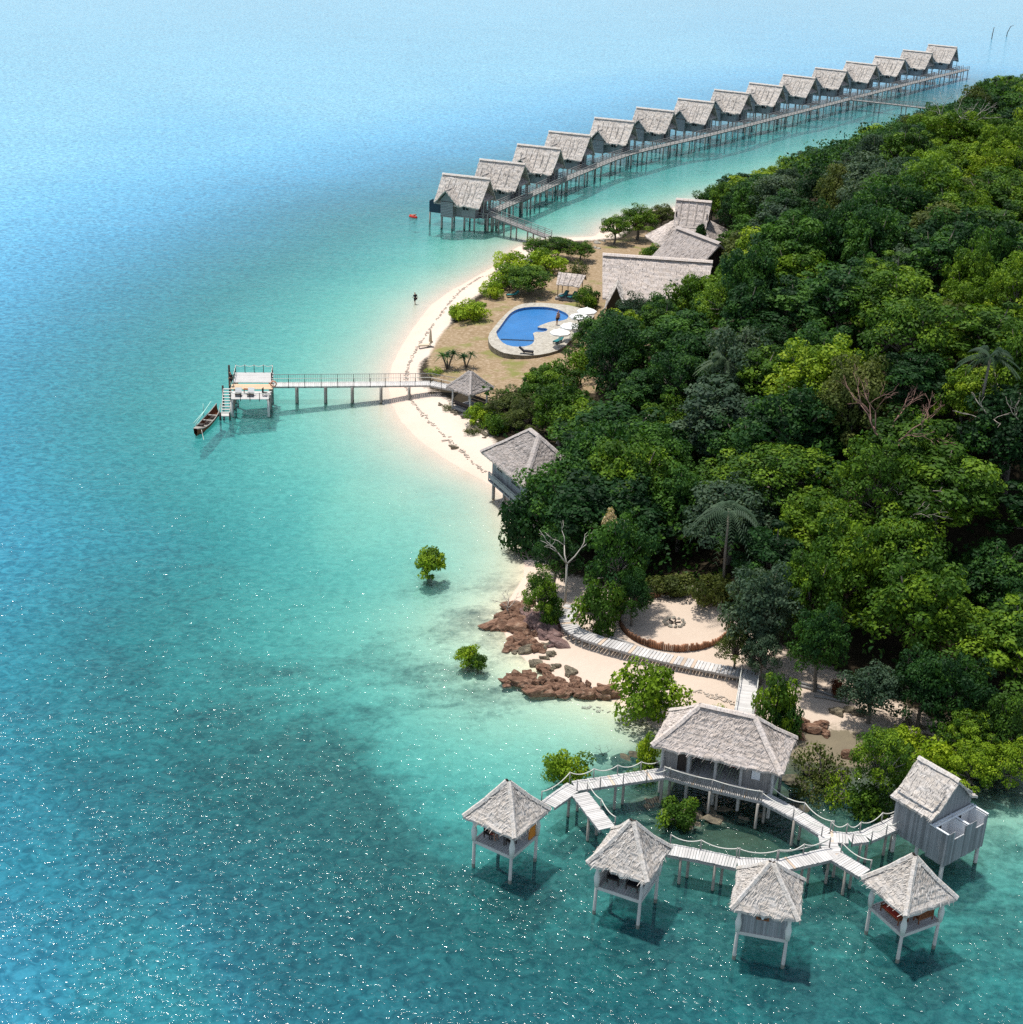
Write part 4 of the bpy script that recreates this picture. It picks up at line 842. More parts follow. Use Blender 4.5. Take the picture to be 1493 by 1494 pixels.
mb = MB(); patch(mb, e[0], e[1], o[1], o[0], .7, .2, .1, 1, 243); patch(mb, e[1], e[2], o[2], o[1], .7, .2, .1, .75, 244); patch(mb, e[3], e[0], o[0], o[3], .7, .2, .1, 1, 245); mb.build('skirt_roof', 'thatch_pink', cC)
mb = MB(); mb.box((0, 0, 1.2), (7.5, 6.5, 2.4)); mb.box((2.45, 0, 4.9), (.1, 4.2, 3.6)); mb.box((-2.45, 0, 4.9), (.1, 4.2, 3.6)); mb.build('wall', 'dark_wood', cC)
sq = L(1040, 372); mb = MB()

# ------------------------------------------------------------------ pool
PZ = 2.05
outer = [(722,476),(712,489),(714,502),(726,511),(739,516),(767,519),(794,517),(821,509),(838,490),(861,468),(870,458),(841,447),(814,443),(780,441),(756,444),(741,455),(730,466)]
inner = [(724,484),(731,475),(740,462),(748,454),(760,449),(780,447),(802,448),(817,452),(829,458),(830,464),(820,468),(806,468),(784,476),(786,478),(800,479),(797,484),(777,484),(780,492),(779,500),(770,505),(751,506),(736,502),(727,493)]
OP = [G(x, y, PZ) for x, y in outer]; IP = [G(x, y, PZ) for x, y in inner]
def smp(p): q = smooth(p + [p[0]], 1); return q[:-1]
OP = smp(OP); IP = smp(IP)
from mathutils.geometry import tessellate_polygon
pool = thing('swimming_pool', 'curved blue swimming pool with a pale stone surround and low retaining wall', 'pool', (sum(p.x for p in OP) / len(OP), sum(p.y for p in OP) / len(OP), 1.4))
po = pool.location
def rel(p, z=None): return Vector((p[0] - po.x, p[1] - po.y, (p[2] if z is None else z) - po.z))
mb = MB(); allp = OP + IP; vi = [mb.vert(rel(p)) for p in allp]
for tri in tessellate_polygon([OP, IP]): mb.face([vi[k] for k in tri], R_(.97, 1.03))
mb.build('stone_deck', 'stone_pale', pool)
def wallring(mb, P, z0, z1, flip=False, th=0):
    for a, b in zip(P, P[1:] + P[:1]): mb.quad(rel(a, z0), rel(b, z0), rel(b, z1), rel(a, z1))
mb = MB(); wallring(mb, OP, .6, PZ); mb.build('retaining_wall', 'rock_grey', pool)
mb = MB(); wallring(mb, IP, 1.5, PZ)
for tri in tessellate_polygon([IP]): mb.face([mb.vert(rel(IP[k], 1.68)) for k in tri])
mat_plain('pool_tile', (0.11, 0.27, 0.45), 0.5, .35, .35); mb.build('basin', 'pool_tile', pool)
t = NT('pool_water'); p = t.pos(); bn = t.bump(t.noise(p, 2.5, 3), .03); b_ = t.n('BsdfTransparent'); b_.inputs[0].default_value = (.55, .80, .98, 1)
g_ = t.n('BsdfGlossy', Roughness=.05); t.l(bn, g_.inputs['Normal']); f_ = t.n('Fresnel', IOR=1.2); t.l(bn, f_.inputs['Normal']); x_ = t.n('MixShader'); t.l(f_.outputs[0], x_.inputs[0]); t.l(b_.outputs[0], x_.inputs[1]); t.l(g_.outputs[0], x_.inputs[2]); t.l(x_.outputs[0], t.out.inputs[0]); M['pool_water'] = t.m
mb = MB()
for tri in tessellate_polygon([IP]): mb.face([mb.vert(rel(IP[k], PZ - .12)) for k in (tri if (IP[tri[1]] - IP[tri[0]]).cross(IP[tri[2]] - IP[tri[0]]).z > 0 else tri[::-1])])
mb.build('pool_water', 'pool_water', pool)
mb = MB(); a, b = rel(G(731, 495, 1.72)), rel(G(779, 497, 1.72)); mb.beam(a, b, .3, .1); mb.build('underwater_ledge', 'dark_panel', pool)
mb = MB()
for px, py in ((716,487),(717,498),(724,506),(735,511),(741,514)): q = rel(G(px, py, PZ)); mb.box(q + Vector((0, 0, .12)), (1.2, .7, .3), R_(0, 3), .6)
# parasols, loungers
def parasol(px, py, label, r=1.35, tilt=0.0, mat='white_canvas', hgt=2.5, closed=False, zb=PZ):
    g = G(px, py, zb + hgt) if not closed else None; x, y = (g.x, g.y) if g else L(px, py)[:2]
    t = thing('parasol', label, 'parasol', (x, y, zb), 0, 'white parasols beside the pool' if not closed else None)
    mb = MB(); mb.tube([(0, 0, 0), (0, 0, hgt + .1)], .045, 6); mb.build('pole', 'pale_pile', t)
    mb = MB(); mb.tube([(0, 0, 0), (0, 0, .1)], .28, 10); mb.build('base', 'stone_pale', t)
    mb = MB(); n = 8
    if closed: mb.tube([(0, 0, .75), (0, 0, 1.2), (0, 0, 2.2), (0, 0, 2.5)], [.22, .2, .12, .03], 8)
    else:
        ap = mb.vert((0, 0, hgt)); ri = [mb.vert((r * math.cos(2 * math.pi * k / n), r * math.sin(2 * math.pi * k / n), hgt - .55)) for k in range(n)]; lo = [mb.vert((r * math.cos(2 * math.pi * k / n), r * math.sin(2 * math.pi * k / n), hgt - .75)) for k in range(n)]
        for k in range(n): mb.face((ap, ri[k], ri[(k + 1) % n]), R_(.96, 1.02)); mb.face((ri[k], lo[k], lo[(k + 1) % n], ri[(k + 1) % n]), .95)
    mb.build('canopy', mat, t); return t
parasol(857, 448, 'white parasol at the far corner of the pool terrace, highest of the four in view')
parasol(846, 456, 'white parasol just below the highest one on the pool terrace')
parasol(833, 470, 'white parasol next to the narrow inlet of the pool, above the lowest one')
parasol(818, 479, 'lowest white parasol on the pool terrace, beside the dark bush')
def lounger(px, py, rz, label, zb=None, mat='teal_cushion', up=0.0):
    q = L(px, py); z0 = q.z if zb is None else zb
    if zb is not None: q = G(px, py, zb)
    t = thing('sun_lounger', label, 'sun lounger', (q.x, q.y, z0), rz, 'sun loungers on the sand and terrace')
    mb = MB(); mb.box((0, -.25, .3), (.65, 1.35, .06)); mb.build('frame', 'dark_wood' if mat != 'beige_canvas' else 'deadwood', t)
    for x in (-.27, .27):
        for y in (-.85, .3): mb = MB(); mb.box((x, y, .14), (.06, .06, .28)); mb.build('leg', 'dark_wood', t)
    mb = MB(); mb.box((0, -.25, .38), (.62, 1.3, .1)); mb.build('cushion', mat, t)
    mb = MB(); mb.beam((0, .38, .38), (0, .95, .85), .62, .1); mb.build('backrest', mat, t); return t
sl_ = L(826, 437); SR = math.radians(-17)
plat = MB(); plat.box((0, 0, .12), (3.6, 2.6, .28)); sala = thing('pool_shelter', 'small open shelter with a slanting thatched roof over two teal loungers behind the pool', 'shelter', (7.2, 217.6, 1.45), SR)
plat.build('platform', 'grey_wood', sala); mb = MB(); patch(mb, (-2.05, .9, 3.5), (2.05, .9, 3.5), (1.75, -1.15, 2.2), (-1.75, -1.15, 2.2), .4, .12, .12, 1, 401)
patch(mb, (2.05, .9, 3.5), (-2.05, .9, 3.5), (-1.9, 2.1, 2.5), (1.9, 2.1, 2.5), .4, .12, .12, 1, 402)
for k in range(5): cap(mb, (-1.6 + k * .8, .8, 3.5), (-1.45 + k * .72, -1.05, 2.35), .18, k, .72, .05)
mb.build('thatch_roof', 'thatch_pink', sala)
for x in (-1.5, 0, 1.5): mb = MB(); mb.tube([(x, -.95, 0), (x, -.95, 2.3)], .06, 6); mb.build('post', 'dark_wood', sala)
for x in (-1.5, 1.5): mb = MB(); mb.tube([(x, 1.4, 0), (x, 1.4, 2.9)], .06, 6); mb.build('post', 'dark_wood', sala)
for x, s in ((-.65, 'left'), (.65, 'right')):
    w = Matrix.Rotation(SR, 3, 'Z') @ Vector((x, -.75, .27)) + Vector((7.2, 217.6, 1.45)); lo_ = lounger(0 + 820, 435, SR - .35, f'teal lounger under the pool shelter, {s} one of the pair'); lo_.location = w
lounger(748, 433, -1.2, 'teal lounger alone under the bushes left of the pool shelter')
lounger(621, 507, -1.35, 'pale wooden lounger on the beach beside the closed parasol', mat='beige_canvas')
lounger(768, 516, 1.4, 'dark lounger on the near rim of the pool deck', zb=PZ, mat='dark_cloth')
lounger(815, 500, -.6, 'teal lounger at the edge of the pool terrace against the dark bush', zb=PZ)
q = L(628, 506); parasol(628, 506, 'closed beige parasol standing on the white beach', mat='beige_canvas', closed=True, zb=q.z)
q = G(813, 474, PZ); person('person standing in dark swimwear at the pool edge near the parasols', 'person', q, 1.0, 'stand', None, 'dark_cloth')
q = G(815, 462, PZ - .12); person('person wading in the narrow end of the pool', 'person', q - Vector((0, 0, .9)), 2.5, 'stand', None, 'red_cloth')
q = G(606, 445, -.35); person('person in dark clothes wading in the shallows off the curved beach', 'person', q, .6, 'walk', 'dark_cloth', 'dark_cloth', s=1.1)
# swimmer on a red float
q = G(603, 317, 0); fl = MB(); fl.tube([(0, -.95, .08), (0, -.6, .1), (0, .6, .1), (0, .95, .08)], [.12, .34, .34, .12], 8); o = fl.build('float', 'red_plastic', None, q, .9); tag(o, 'red swimming float drifting off the nearest cottage', 'float')
person('person lying on the red float off the nearest cottage', 'person', q + Vector((0, 0, .38)), .9, 'float', 'red_cloth', None)

# ------------------------------------------------------------------ the jetty, its landing stage and the boat
JZ = 2.05
jt = thing('jetty', 'long grey plank jetty running from the landing stage to the beach gazebo', 'jetty')
jp = [G(397, 561, JZ), G(540, 560, JZ), G(628, 559, JZ), G(664, 566, 1.9)]
mb = MB(); plank_deck(mb, jp, 1.6, .24, var=.1); mb.build('deck', 'weathered_deck', jt)
for s in (-1, 1):
    P = resample(offset(jp, s * .76), 1.95); 
    for p in P: mb = MB(); mb.beam(p - Vector((0, 0, .2)), p + Vector((0, 0, 1.0)), .06, .06); mb.build('rail_post', 'dark_wood', jt)
    mb = MB()
    for a, b in zip(P, P[1:]):
        mb.beam(a + Vector((0, 0, 1.0)), b + Vector((0, 0, 1.0)), .05, .05)
        if s > 0:
            for k in range(9): q = a.lerp(b, k / 9); mb.box(q + Vector((0, 0, .52)), (.025, .025, .9), 0, .9)
        else: mb.beam(a + Vector((0, 0, .5)), b + Vector((0, 0, .5)), .035, .035)
    mb.build('railing', 'grey_wood' if s > 0 else 'rope', jt)
for px in (433, 475, 514, 556, 597):
    q = G(px, 562, JZ)
    for s in (-.5, .5): pile_at(jt, q.x, q.y + s, JZ - .1, .14, lean=.02)
st = thing('landing_stage', 'square landing stage on piles at the sea end of the jetty, with deck chairs', 'landing stage', (-31.2, 172.0, 0), math.radians(6))
sx = 2.25
mb = MB(); plank_deck(mb, [(0, .6, 2.65), (0, 4.2, 2.65)], 2 * sx, .2, var=.06); mb.build('upper_deck', 'weathered_deck', st)
mb = MB(); plank_deck(mb, [(0, -1.2, 2.45), (0, .55, 2.45)], 2 * sx + .3, .2, var=.06); mb.build('middle_step', 'fresh_plank', st)
mb = MB(); plank_deck(mb, [(0, -4.0, 2.2), (0, -1.25, 2.2)], 2 * sx, .2, var=.06); mb.build('lower_deck', 'weathered_deck', st)
for x in (-2.1, 2.1):
    for y, z in ((-3.9, 2.1), (-1.3, 2.1), (.8, 2.5), (4.1, 2.5)): pile_at(st, x, y, z, .15, lean=.02, mat='pale_pile' if y < -3 else 'pile_wood')
for p_ in ([(-2.2, .7, 2.65), (-2.2, 4.2, 2.65)], [(-2.2, 4.2, 2.65), (2.2, 4.2, 2.65)], [(2.2, 4.2, 2.65), (2.2, 1.2, 2.65)]): rope_rail(st, p_, 1.0, 1.1, .18, mat='dark_wood')
P = [(-2.2, -4.0, 2.2), (2.2, -4.0, 2.2)]; rope_rail(st, P, .8, 1.1, .03, mat='dark_wood')
mb = MB()   # steps down to the boat
for k in range(9): mb.box((-2.85, -.6 - k * .42, 2.25 - k * .21), (.95, .26, .06))
for s in (-1, 1): mb.beam((-2.85 + s * .48, -.3, 2.3), (-2.85 + s * .48, -4.2, .35), .07, .2)
mb.box((-2.85, -4.5, .45), (1.1, .9, .1)); mb.build('steps', 'pale_pile', st)
for y in (-.4, -4.9): pile_at(st, -3.4, y, 2.6 if y > -1 else .9, .12, mat='dark_wood'); pile_at(st, -2.3, y, .9, .1, mat='dark_wood')
pile_at(st, -2.9, 3.2, 3.9, .13, mat='dark_wood')
def stage(x, y, z): return Matrix.Rotation(math.radians(6), 3, 'Z') @ Vector((x, y, z)) + Vector((-31.2, 172.0, 0))
for x, y, rz, lb in ((-1.4, -3.0, 0.1, 'white deck chair at the left of the lower landing stage'), (0.0, -3.0, -.05, 'white deck chair in the middle of the lower landing stage')):
    c = thing('deck_chair', lb, 'deck chair', stage(x, y, 2.23), rz, 'chairs on the landing stage')
    mb = MB(); mb.box((0, 0, .3), (.75, .7, .08)); mb.build('seat', 'dark_wood', c); mb = MB(); mb.beam((0, .32, .3), (0, .6, .85), .75, .08); mb.build('backrest', 'white_canvas', c)
    for u_ in (-.32, .32): mb = MB(); mb.box((u_, -.25, .14), (.06, .06, .28)); mb.build('leg', 'dark_wood', c); mb = MB(); mb.box((u_, .25, .14), (.06, .06, .28)); mb.build('leg', 'dark_wood', c)
c = thing('side_table', 'small brown side table between the deck chairs of the landing stage', 'table', stage(-.55, -2.0, 2.23)); mb = MB(); mb.box((0, 0, .5), (.6, .5, .05)); mb.build('tabletop', 'brown_wood', c)
for x in (-.24, .24):
    for y in (-.2, .2): mb = MB(); mb.box((x, y, .24), (.05, .05, .48)); mb.build('leg', 'brown_wood', c)
c = thing('deck_chair', 'dark slatted chair at the right edge of the lower landing stage', 'deck chair', stage(1.65, -2.9, 2.23), 1.4, 'chairs on the landing stage')
mb = MB(); mb.box((0, 0, .38), (.5, .5, .06)); mb.build('seat', 'dark_wood', c); mb = MB(); mb.box((0, .24, .68), (.5, .05, .55)); mb.build('backrest', 'dark_wood', c)
for x in (-.2, .2):
    for y in (-.2, .2): mb = MB(); mb.box((x, y, .18), (.05, .05, .36)); mb.build('leg', 'dark_wood', c)
person('person in dark clothes at the top of the landing stage steps', 'person', stage(-2.35, -.2, 2.48), 1.6, 'walk', 'dark_cloth', 'dark_cloth')
ring = MB(); N = 18; rp = []
for k in range(N + 1): a = 2 * math.pi * k / N; rp.append((.33 * math.cos(a), 0, .33 * math.sin(a)))
ring.tube(rp, .085, 7, cap=False)
for k, f in enumerate(ring.f): ring.t[k] = (1, 1, 1) if (k // 7) % 5 else (1.5, 2.6, 4.0)
o = ring.build('life_ring', 'orange_ring', None, G(399, 560, 2.9), .1); tag(o, 'orange and white life ring hung where the jetty meets the landing stage', 'life ring')
# wooden longboat
bt = thing('longboat', 'narrow brown wooden longboat with mint poles moored at the landing stage steps', 'boat', (-35.2, 165.0, 0), math.radians(83 - 90))
mb = MB(); n = 14; secs = []
for k in range(n + 1):
    s = k / n; y = -4.2 + 8.4 * s; wv = .62 * (math.sin(math.pi * min(1, (s * .92 + .04))) ** .55) + .03; rise = .55 * (abs(s - .5) * 2) ** 3
    secs.append([Vector((-wv, y, .55 + rise)), Vector((-wv * .8, y, .1 + rise * .8)), Vector((0, y * .97, -.18 + rise * .6)), Vector((wv * .8, y, .1 + rise * .8)), Vector((wv, y, .55 + rise))])
for a, b in zip(secs, secs[1:]):
    for i in range(4): mb.quad(a[i], b[i], b[i + 1], a[i + 1], .8)
mb.build('hull', 'brown_wood', bt)
mb = MB()
for a, b in zip(secs, secs[1:]):
    for i in (0, 4): mb.beam(a[i], b[i], .09, .08)
mb.build('gunwale', 'pile_wood', bt)
mb = MB(); mb.face([mb.vert(v + Vector((0, 0, .03))) for v in (secs[0][0], secs[0][4], secs[3][4], secs[3][0])]); mb.build('foredeck', 'pile_wood', bt)
for y in (-1.6, .2, 1.9): mb = MB(); mb.box((0, y, .5), (1.1, .28, .05)); mb.build('thwart', 'pile_wood', bt)
mb = MB(); mb.box((0, 0, .12), (.85, 6.4, .05)); mb.build('floorboard', 'dark_wood', bt)
for a, b in (((-.9, -2.2, .9), (-.75, 2.2, 1.2)), ((-.6, -2.4, .9), (-.35, 2.6, 1.9)), ((-.85, -2.2, .5), (-.2, -2.2, 1.1)), ((-.9, 1.4, .5), (-.9, 1.4, 2.0))): mb = MB(); mb.tube([a, b], .055, 6); mb.build('pole', 'mint_paint', bt)
mb = MB(); mb.box((-.1, -2.0, .65), (.5, .6, .35)); mb.build('engine_box', 'dark_wood', bt)
mb = MB(); rope(mb, (.5, -3.6, .8), (1.3, -5.0, -.3), .1, .03); mb.build('mooring_rope', 'rope', bt)

# ------------------------------------------------------------------ fire circle, plank path, bridge
fc = L(986, 913); gzr = fc.z
fcx = Vector((14.5, 118.6, 0)); g0 = gz(fcx.x, fcx.y)
cf = thing('stake_fence', 'round low fence of rust-brown stakes enclosing the sandy fire circle', 'fence', (fcx.x, fcx.y, g0))
for seg, (a0, a1) in enumerate(((68, 132), (150, 240), (240, 378))):
    mb = MB(); n = int((a1 - a0) / 1.9)
    for k in range(n):
        a = math.radians(a0 + (a1 - a0) * k / n); r = 4.75; h = R_(.38, .6) * (1.0 if seg != 1 else .8); tn = R_(.6, 1.25) * (1 if seg != 1 else .45)
        mb.tube([(r * math.cos(a), r * math.sin(a), -.2), (r * math.cos(a) * 1.01, r * math.sin(a) * 1.01, h)], R_(.07, .1), 6, tn)
    mb.build('stake_row', 'stake_wood', cf)
mb = MB()
for a in (62, 78, 92): a = math.radians(a); mb.tube([(4.8 * math.cos(a - .14), 4.8 * math.sin(a - .14), .15), (4.8 * math.cos(a + .14), 4.8 * math.sin(a + .14), .2)], .14, 7)
mb.build('log', 'deadwood', cf)
def icosphere(sub): 
    b = bmesh.new(); bmesh.ops.create_icosphere(b, subdivisions=sub, radius=1); v = [x.co.copy() for x in b.verts]; f = [[y.index for y in x.verts] for x in b.faces]; b.free(); return v, f
ICO = {k: icosphere(k) for k in (2, 3)}
def rock_mesh(seed, sub=3, rough=.45, flat=.7):
    v, f = ICO[sub]; mb = MB(); rs = random.Random(seed); planes = [(Vector((rs.gauss(0, 1), rs.gauss(0, 1), rs.gauss(0, .7))).normalized(), rs.uniform(.55, .9)) for _ in range(9)]
    for p in v:
        q = p * (1 + rough * .5 * mnoise.noise(p * 1.3 + Vector((seed, 0, 0))))
        for n, d in planes:
            e = q.dot(n) - d
            if e > 0: q = q - n * e * .9
        q = q * (1 + .06 * mnoise.noise(p * 5 + Vector((0, seed, 0)))); mb.vert((q.x, q.y, q.z * flat))
    for a in f: mb.face(a, 1.0)
    return mb
ROCK = {}
def rock(px, py, size, mat, label, group, stretch=(1, 1, 1), rz=None, sink=.25, name='rock', cat='rock'):
    k = (mat, rnd.randrange(5)); q = L(px, py)
    if k not in ROCK: tmp = rock_mesh(k[1] * 7 + 3, 3, 1.3, .85).build('rock', mat); ROCK[k] = tmp.data; bpy.data.objects.remove(tmp)
    o = bpy.data.objects.new(name, ROCK[k]); C.objects.link(o); o.location = q + Vector((0, 0, size * (.35 - sink) + (.28 if 'shallows' in label else 0))); o.scale = (size * stretch[0], size * stretch[1], size * stretch[2]); o.rotation_euler = (R_(-.35, .35), R_(-.3, .3), rz if rz is not None else R_(0, 6))
    return tag(o, label, cat, group)
for k in range(12): a = k * math.pi / 6; q = fcx + Vector((.85 * math.cos(a), .85 * math.sin(a), 0)); px, py = proj(q.x, q.y, g0); rock(px, py, R_(.15, .22), 'stone_pale', 'small pale stone in the hearth ring of the fire circle', 'stones round the hearth', sink=.1, name='hearth_stone', cat='stone')
ash = MB()
for k in range(5): a = k * 1.25; ash.tube([(.1 * math.cos(a), .1 * math.sin(a), .05), (.55 * math.cos(a), .55 * math.sin(a), .12)], .06, 6)
o = ash.build('burnt_logs', 'dark_wood', None, (fcx.x, fcx.y, g0)); tag(o, 'charred logs in the middle of the stone hearth', 'firewood')

pp = [L(836, 893), L(824, 912), L(836, 933), L(880, 948), L(960, 968), L(1040, 983), L(1100, 994)]
pp = smooth([Vector((p.x, p.y, max(p.z, 1.0) + .55)) for p in pp], 2)
pth = thing('plank_path', 'curving pale plank walkway above the sand between the rocks and the fire circle', 'walkway')
mb = MB(); plank_deck(mb, pp, 1.45, .3, .06, .035, var=.2, odd=.08); mb.build('deck', 'weathered_deck', pth)
for k, p in enumerate(resample(pp, 2.2)):
    n = 0
    for s in (-.55, .55): pile_at(pth, p.x + s * .3, p.y + s, p.z - .1, .08, p.z - 1.6)
be = pp[-1]; bridge = thing('plank_bridge', 'straight pale plank bridge with rope rail from the walkway down to the thatched hall', 'bridge')
bpts = [L(1094, 992) , L(1086, 1046)]; bpts = [Vector((bpts[0].x, bpts[0].y, be.z - .02)), Vector((G(1085, 1048, 2.2).x, G(1085, 1048, 2.2).y, 2.2))]
mb = MB(); plank_deck(mb, bpts, 1.5, .26, .06, .03, var=.12); mb.build('deck', 'weathered_deck', bridge)
for s in (-.72, .72): rope_rail(bridge, offset(bpts, s), .8, 2.4, .1, mat='pale_pile', base=-1.2)
# stick fence on the bank behind the circle, log barrier at the right
sf = thing('stick_fence', 'long rough stick fence along the dark bank behind the fire circle', 'fence'); mb = MB(); q0 = L(935, 872); q1 = L(1052, 893)
for k in range(70): q = q0.lerp(q1, k / 70) + Vector((0, math.sin(k / 70 * 3.1) * 1.6, 0)); q.z = gz(q.x, q.y); mb.tube([q - Vector((0, 0, .2)), q + Vector((R_(-.08, .08), R_(-.1, .1), R_(.7, 1.3)))], .035, 5, R_(.5, 1.2))
mb.build('stick_row', 'deadwood', sf)
def log(px, py, ln, rz, r, label, mat='deadwood', tilt=0.0, z=None):
    q = L(px, py); mb = MB(); mb.tube([(-ln / 2, 0, 0), (-ln / 6, .05, .03), (ln / 4, -.04, .02 + tilt * .4), (ln / 2, .03, tilt)], [r, r * 1.05, r * .9, r * .6], 8)
    o = mb.build('driftwood_log', mat, None, q + Vector((0, 0, r * .8)), rz); tag(o, label, 'log', 'driftwood logs')
log(785, 905, 2.3, -.35, .17, 'pale driftwood log lying on the mauve rocks left of the walkway')
log(905, 936, 2.6, -.5, .12, 'thin log behind the curve of the walkway, nearest the round bush', 'grey_wood')
log(925, 944, 2.2, -.45, .12, 'thin log beside the walkway below the stake fence', 'grey_wood')
log(1175, 1000, 3.6, -.4, .12, 'grey log of the log pile at the forest edge, upper one', 'grey_wood')
log(1195, 1010, 4.0, -.5, .11, 'grey log of the log pile at the forest edge, longest one', 'grey_wood')
log(1215, 1022, 3.0, -.3, .1, 'grey log of the log pile at the forest edge, lower right one', 'grey_wood')
log(652, 643, 1.2, .3, .06, 'small stick washed up on the beach below the jetty')
# rocks
def cluster(pts, mat, label, group, s=(.5, 1.2), st=(1.35, .85, .95)):
    for px, py, z in [(a + R_(-6, 6) * j, b + R_(-4, 4) * j, c * (1 - .15 * j)) for a, b, c in pts for j in ((0, 1, 2) if 'red' in label and 'right' not in label or 'mauve' in label else (0, 1))]: rock(px, py, z * R_(.6, 1.1), mat, label, group, (st[0] * R_(.8, 1.2), st[1] * R_(.8, 1.2), st[2] * R_(.8, 1.2)), rz=R_(-1.0, .4))
cluster([(x + R_(-4, 4), y + R_(-3, 3), R_(.5, 1.0)) for x, y in [(733,905),(748,898),(760,893),(770,886),(752,908),(741,915),(765,905),(722,918),(776,897),(758,920),(778,925),(760,935),(748,945),(770,940),(782,950),(745,902),(735,912),(755,888)]], 'rock_red', 'rust red rock in the outcrop at the water edge beside the bleached dead tree', 'red rocks beside the bleached tree')
cluster([(x + R_(-4, 4), y + R_(-3, 3), R_(.55, 1.05)) for x, y in [(775,903),(788,896),(800,905),(790,915),(805,918),(812,928),(797,928),(780,915),(808,905),(770,912),(795,890),(815,938)]], 'rock_mauve', 'mauve grey boulder packed beside the top of the curving walkway', 'mauve boulders beside the walkway')
cluster([(x + R_(-4, 4), y + R_(-3, 3), R_(.4, .85)) for x, y in [(752,996),(765,1003),(778,1010),(790,1015),(803,1010),(815,1012),(800,1000),(785,1000),(820,1005),(835,1008),(845,1015),(860,1020),(812,998),(770,992),(825,1016),(797,985),(790,980),(740,998),(872,1017),(850,1007),(840,1001),(885,1015)]], 'rock_red', 'red brown rock in the low reef running from the sand into the shallows', 'red rocks of the low reef')
cluster([(x, y, R_(.3, .6)) for x, y in [(757,950),(750,945),(770,948),(790,945),(805,955),(815,972),(795,975),(835,980),(780,970)]], 'rock_grey', 'flat grey brown rock between the two red outcrops', 'flat rocks between the outcrops')
cluster([(x, y, R_(.35, .7)) for x, y in [(1165,1060),(1175,1055),(1182,1064),(1192,1068),(1200,1060),(1160,1070),(1205,1070),(1242,1105),(1238,1098)]], 'rock_red', 'red brown rock scattered on the sand right of the hall', 'rocks on the sand right of the hall')
cluster([(x, y, R_(.3, .65)) for x, y in [(1220,1040),(1240,1035),(1255,1040),(1325,1055),(1345,1062),(1352,1075),(1340,1080),(1362,1065),(1330,1090),(1300,1095)]], 'rock_grey', 'brown grey stone on the sand at the forest edge', 'stones at the forest edge')
cluster([(x + R_(-5, 5), y + R_(-4, 4), R_(.4, .9)) for x, y in [(925,1190),(940,1196),(955,1185),(935,1180),(970,1192),(900,1180),(1010,1195),(1030,1190),(1045,1200),(1060,1188),(985,1205),(1080,1205),(1005,1215),(1120,1195),(1135,1205)]], 'rock_grey', 'tan rock showing in the dark shallows inside the loop of the boardwalk', 'rocks inside the boardwalk loop', st=(1.6, 1.0, .5))
cluster([(x + R_(-5, 5), y + R_(-4, 4), R_(.3, .8)) for x, y in [(1155,1165),(1170,1150),(1185,1180),(1200,1150),(1215,1175),(1240,1180),(1165,1185),(1225,1135),(1180,1130),(1150,1140),(895,1120),(915,1112),(930,1105),(880,1112),(945,1118)]], 'rock_wet', 'dark wet stone in the shallows round the hall', 'wet stones round the hall', st=(1.4, 1.0, .5))
cluster([(x + R_(-3, 3), y + R_(-2, 2), R_(.25, .6)) for x, y in [(665,655),(700,632),(712,636),(690,625),(676,610),(655,600),(640,590),(668,604),(630,575)]], 'rock_grey', 'small pale rock along the scrub at the top of the beach', 'small rocks at the top of the beach')
cluster([(x, y, R_(.35, .7)) for x, y in [(820,650),(815,640),(870,355),(880,352),(868,362)]], 'stone_pale', 'pale boulder beside a path in the trees', 'pale boulders beside paths')

# the tide line: weed and twigs left along the beach
tl = MB(); rs = random.Random(4)
for line, n in ((([(742,396),(700,405),(672,424),(648,452),(628,480),(606,512),(594,540),(592,565),(604,590),(630,618),(660,646),(690,674),(706,690)]), 420), ([(790,1002),(850,1030),(930,1052)], 40), ([(900,1000),(960,1020),(1020,1010),(1080,1030)], 130)):
    P = resample([L(a, b) for a, b in line], .3)
    for _ in range(n):
        q = rs.choice(P) + Vector((rs.gauss(0, .12), rs.gauss(0, .16), 0)); q.z = gz(q.x, q.y) + .04; tl.box(q, (rs.uniform(.08, .4), rs.uniform(.05, .14), .06), rs.uniform(0, 3))
o = tl.build('tide_line_debris', 'deadwood'); tag(o, 'thin line of dry weed and twigs left by the tide along the beach', 'debris', kind='stuff')
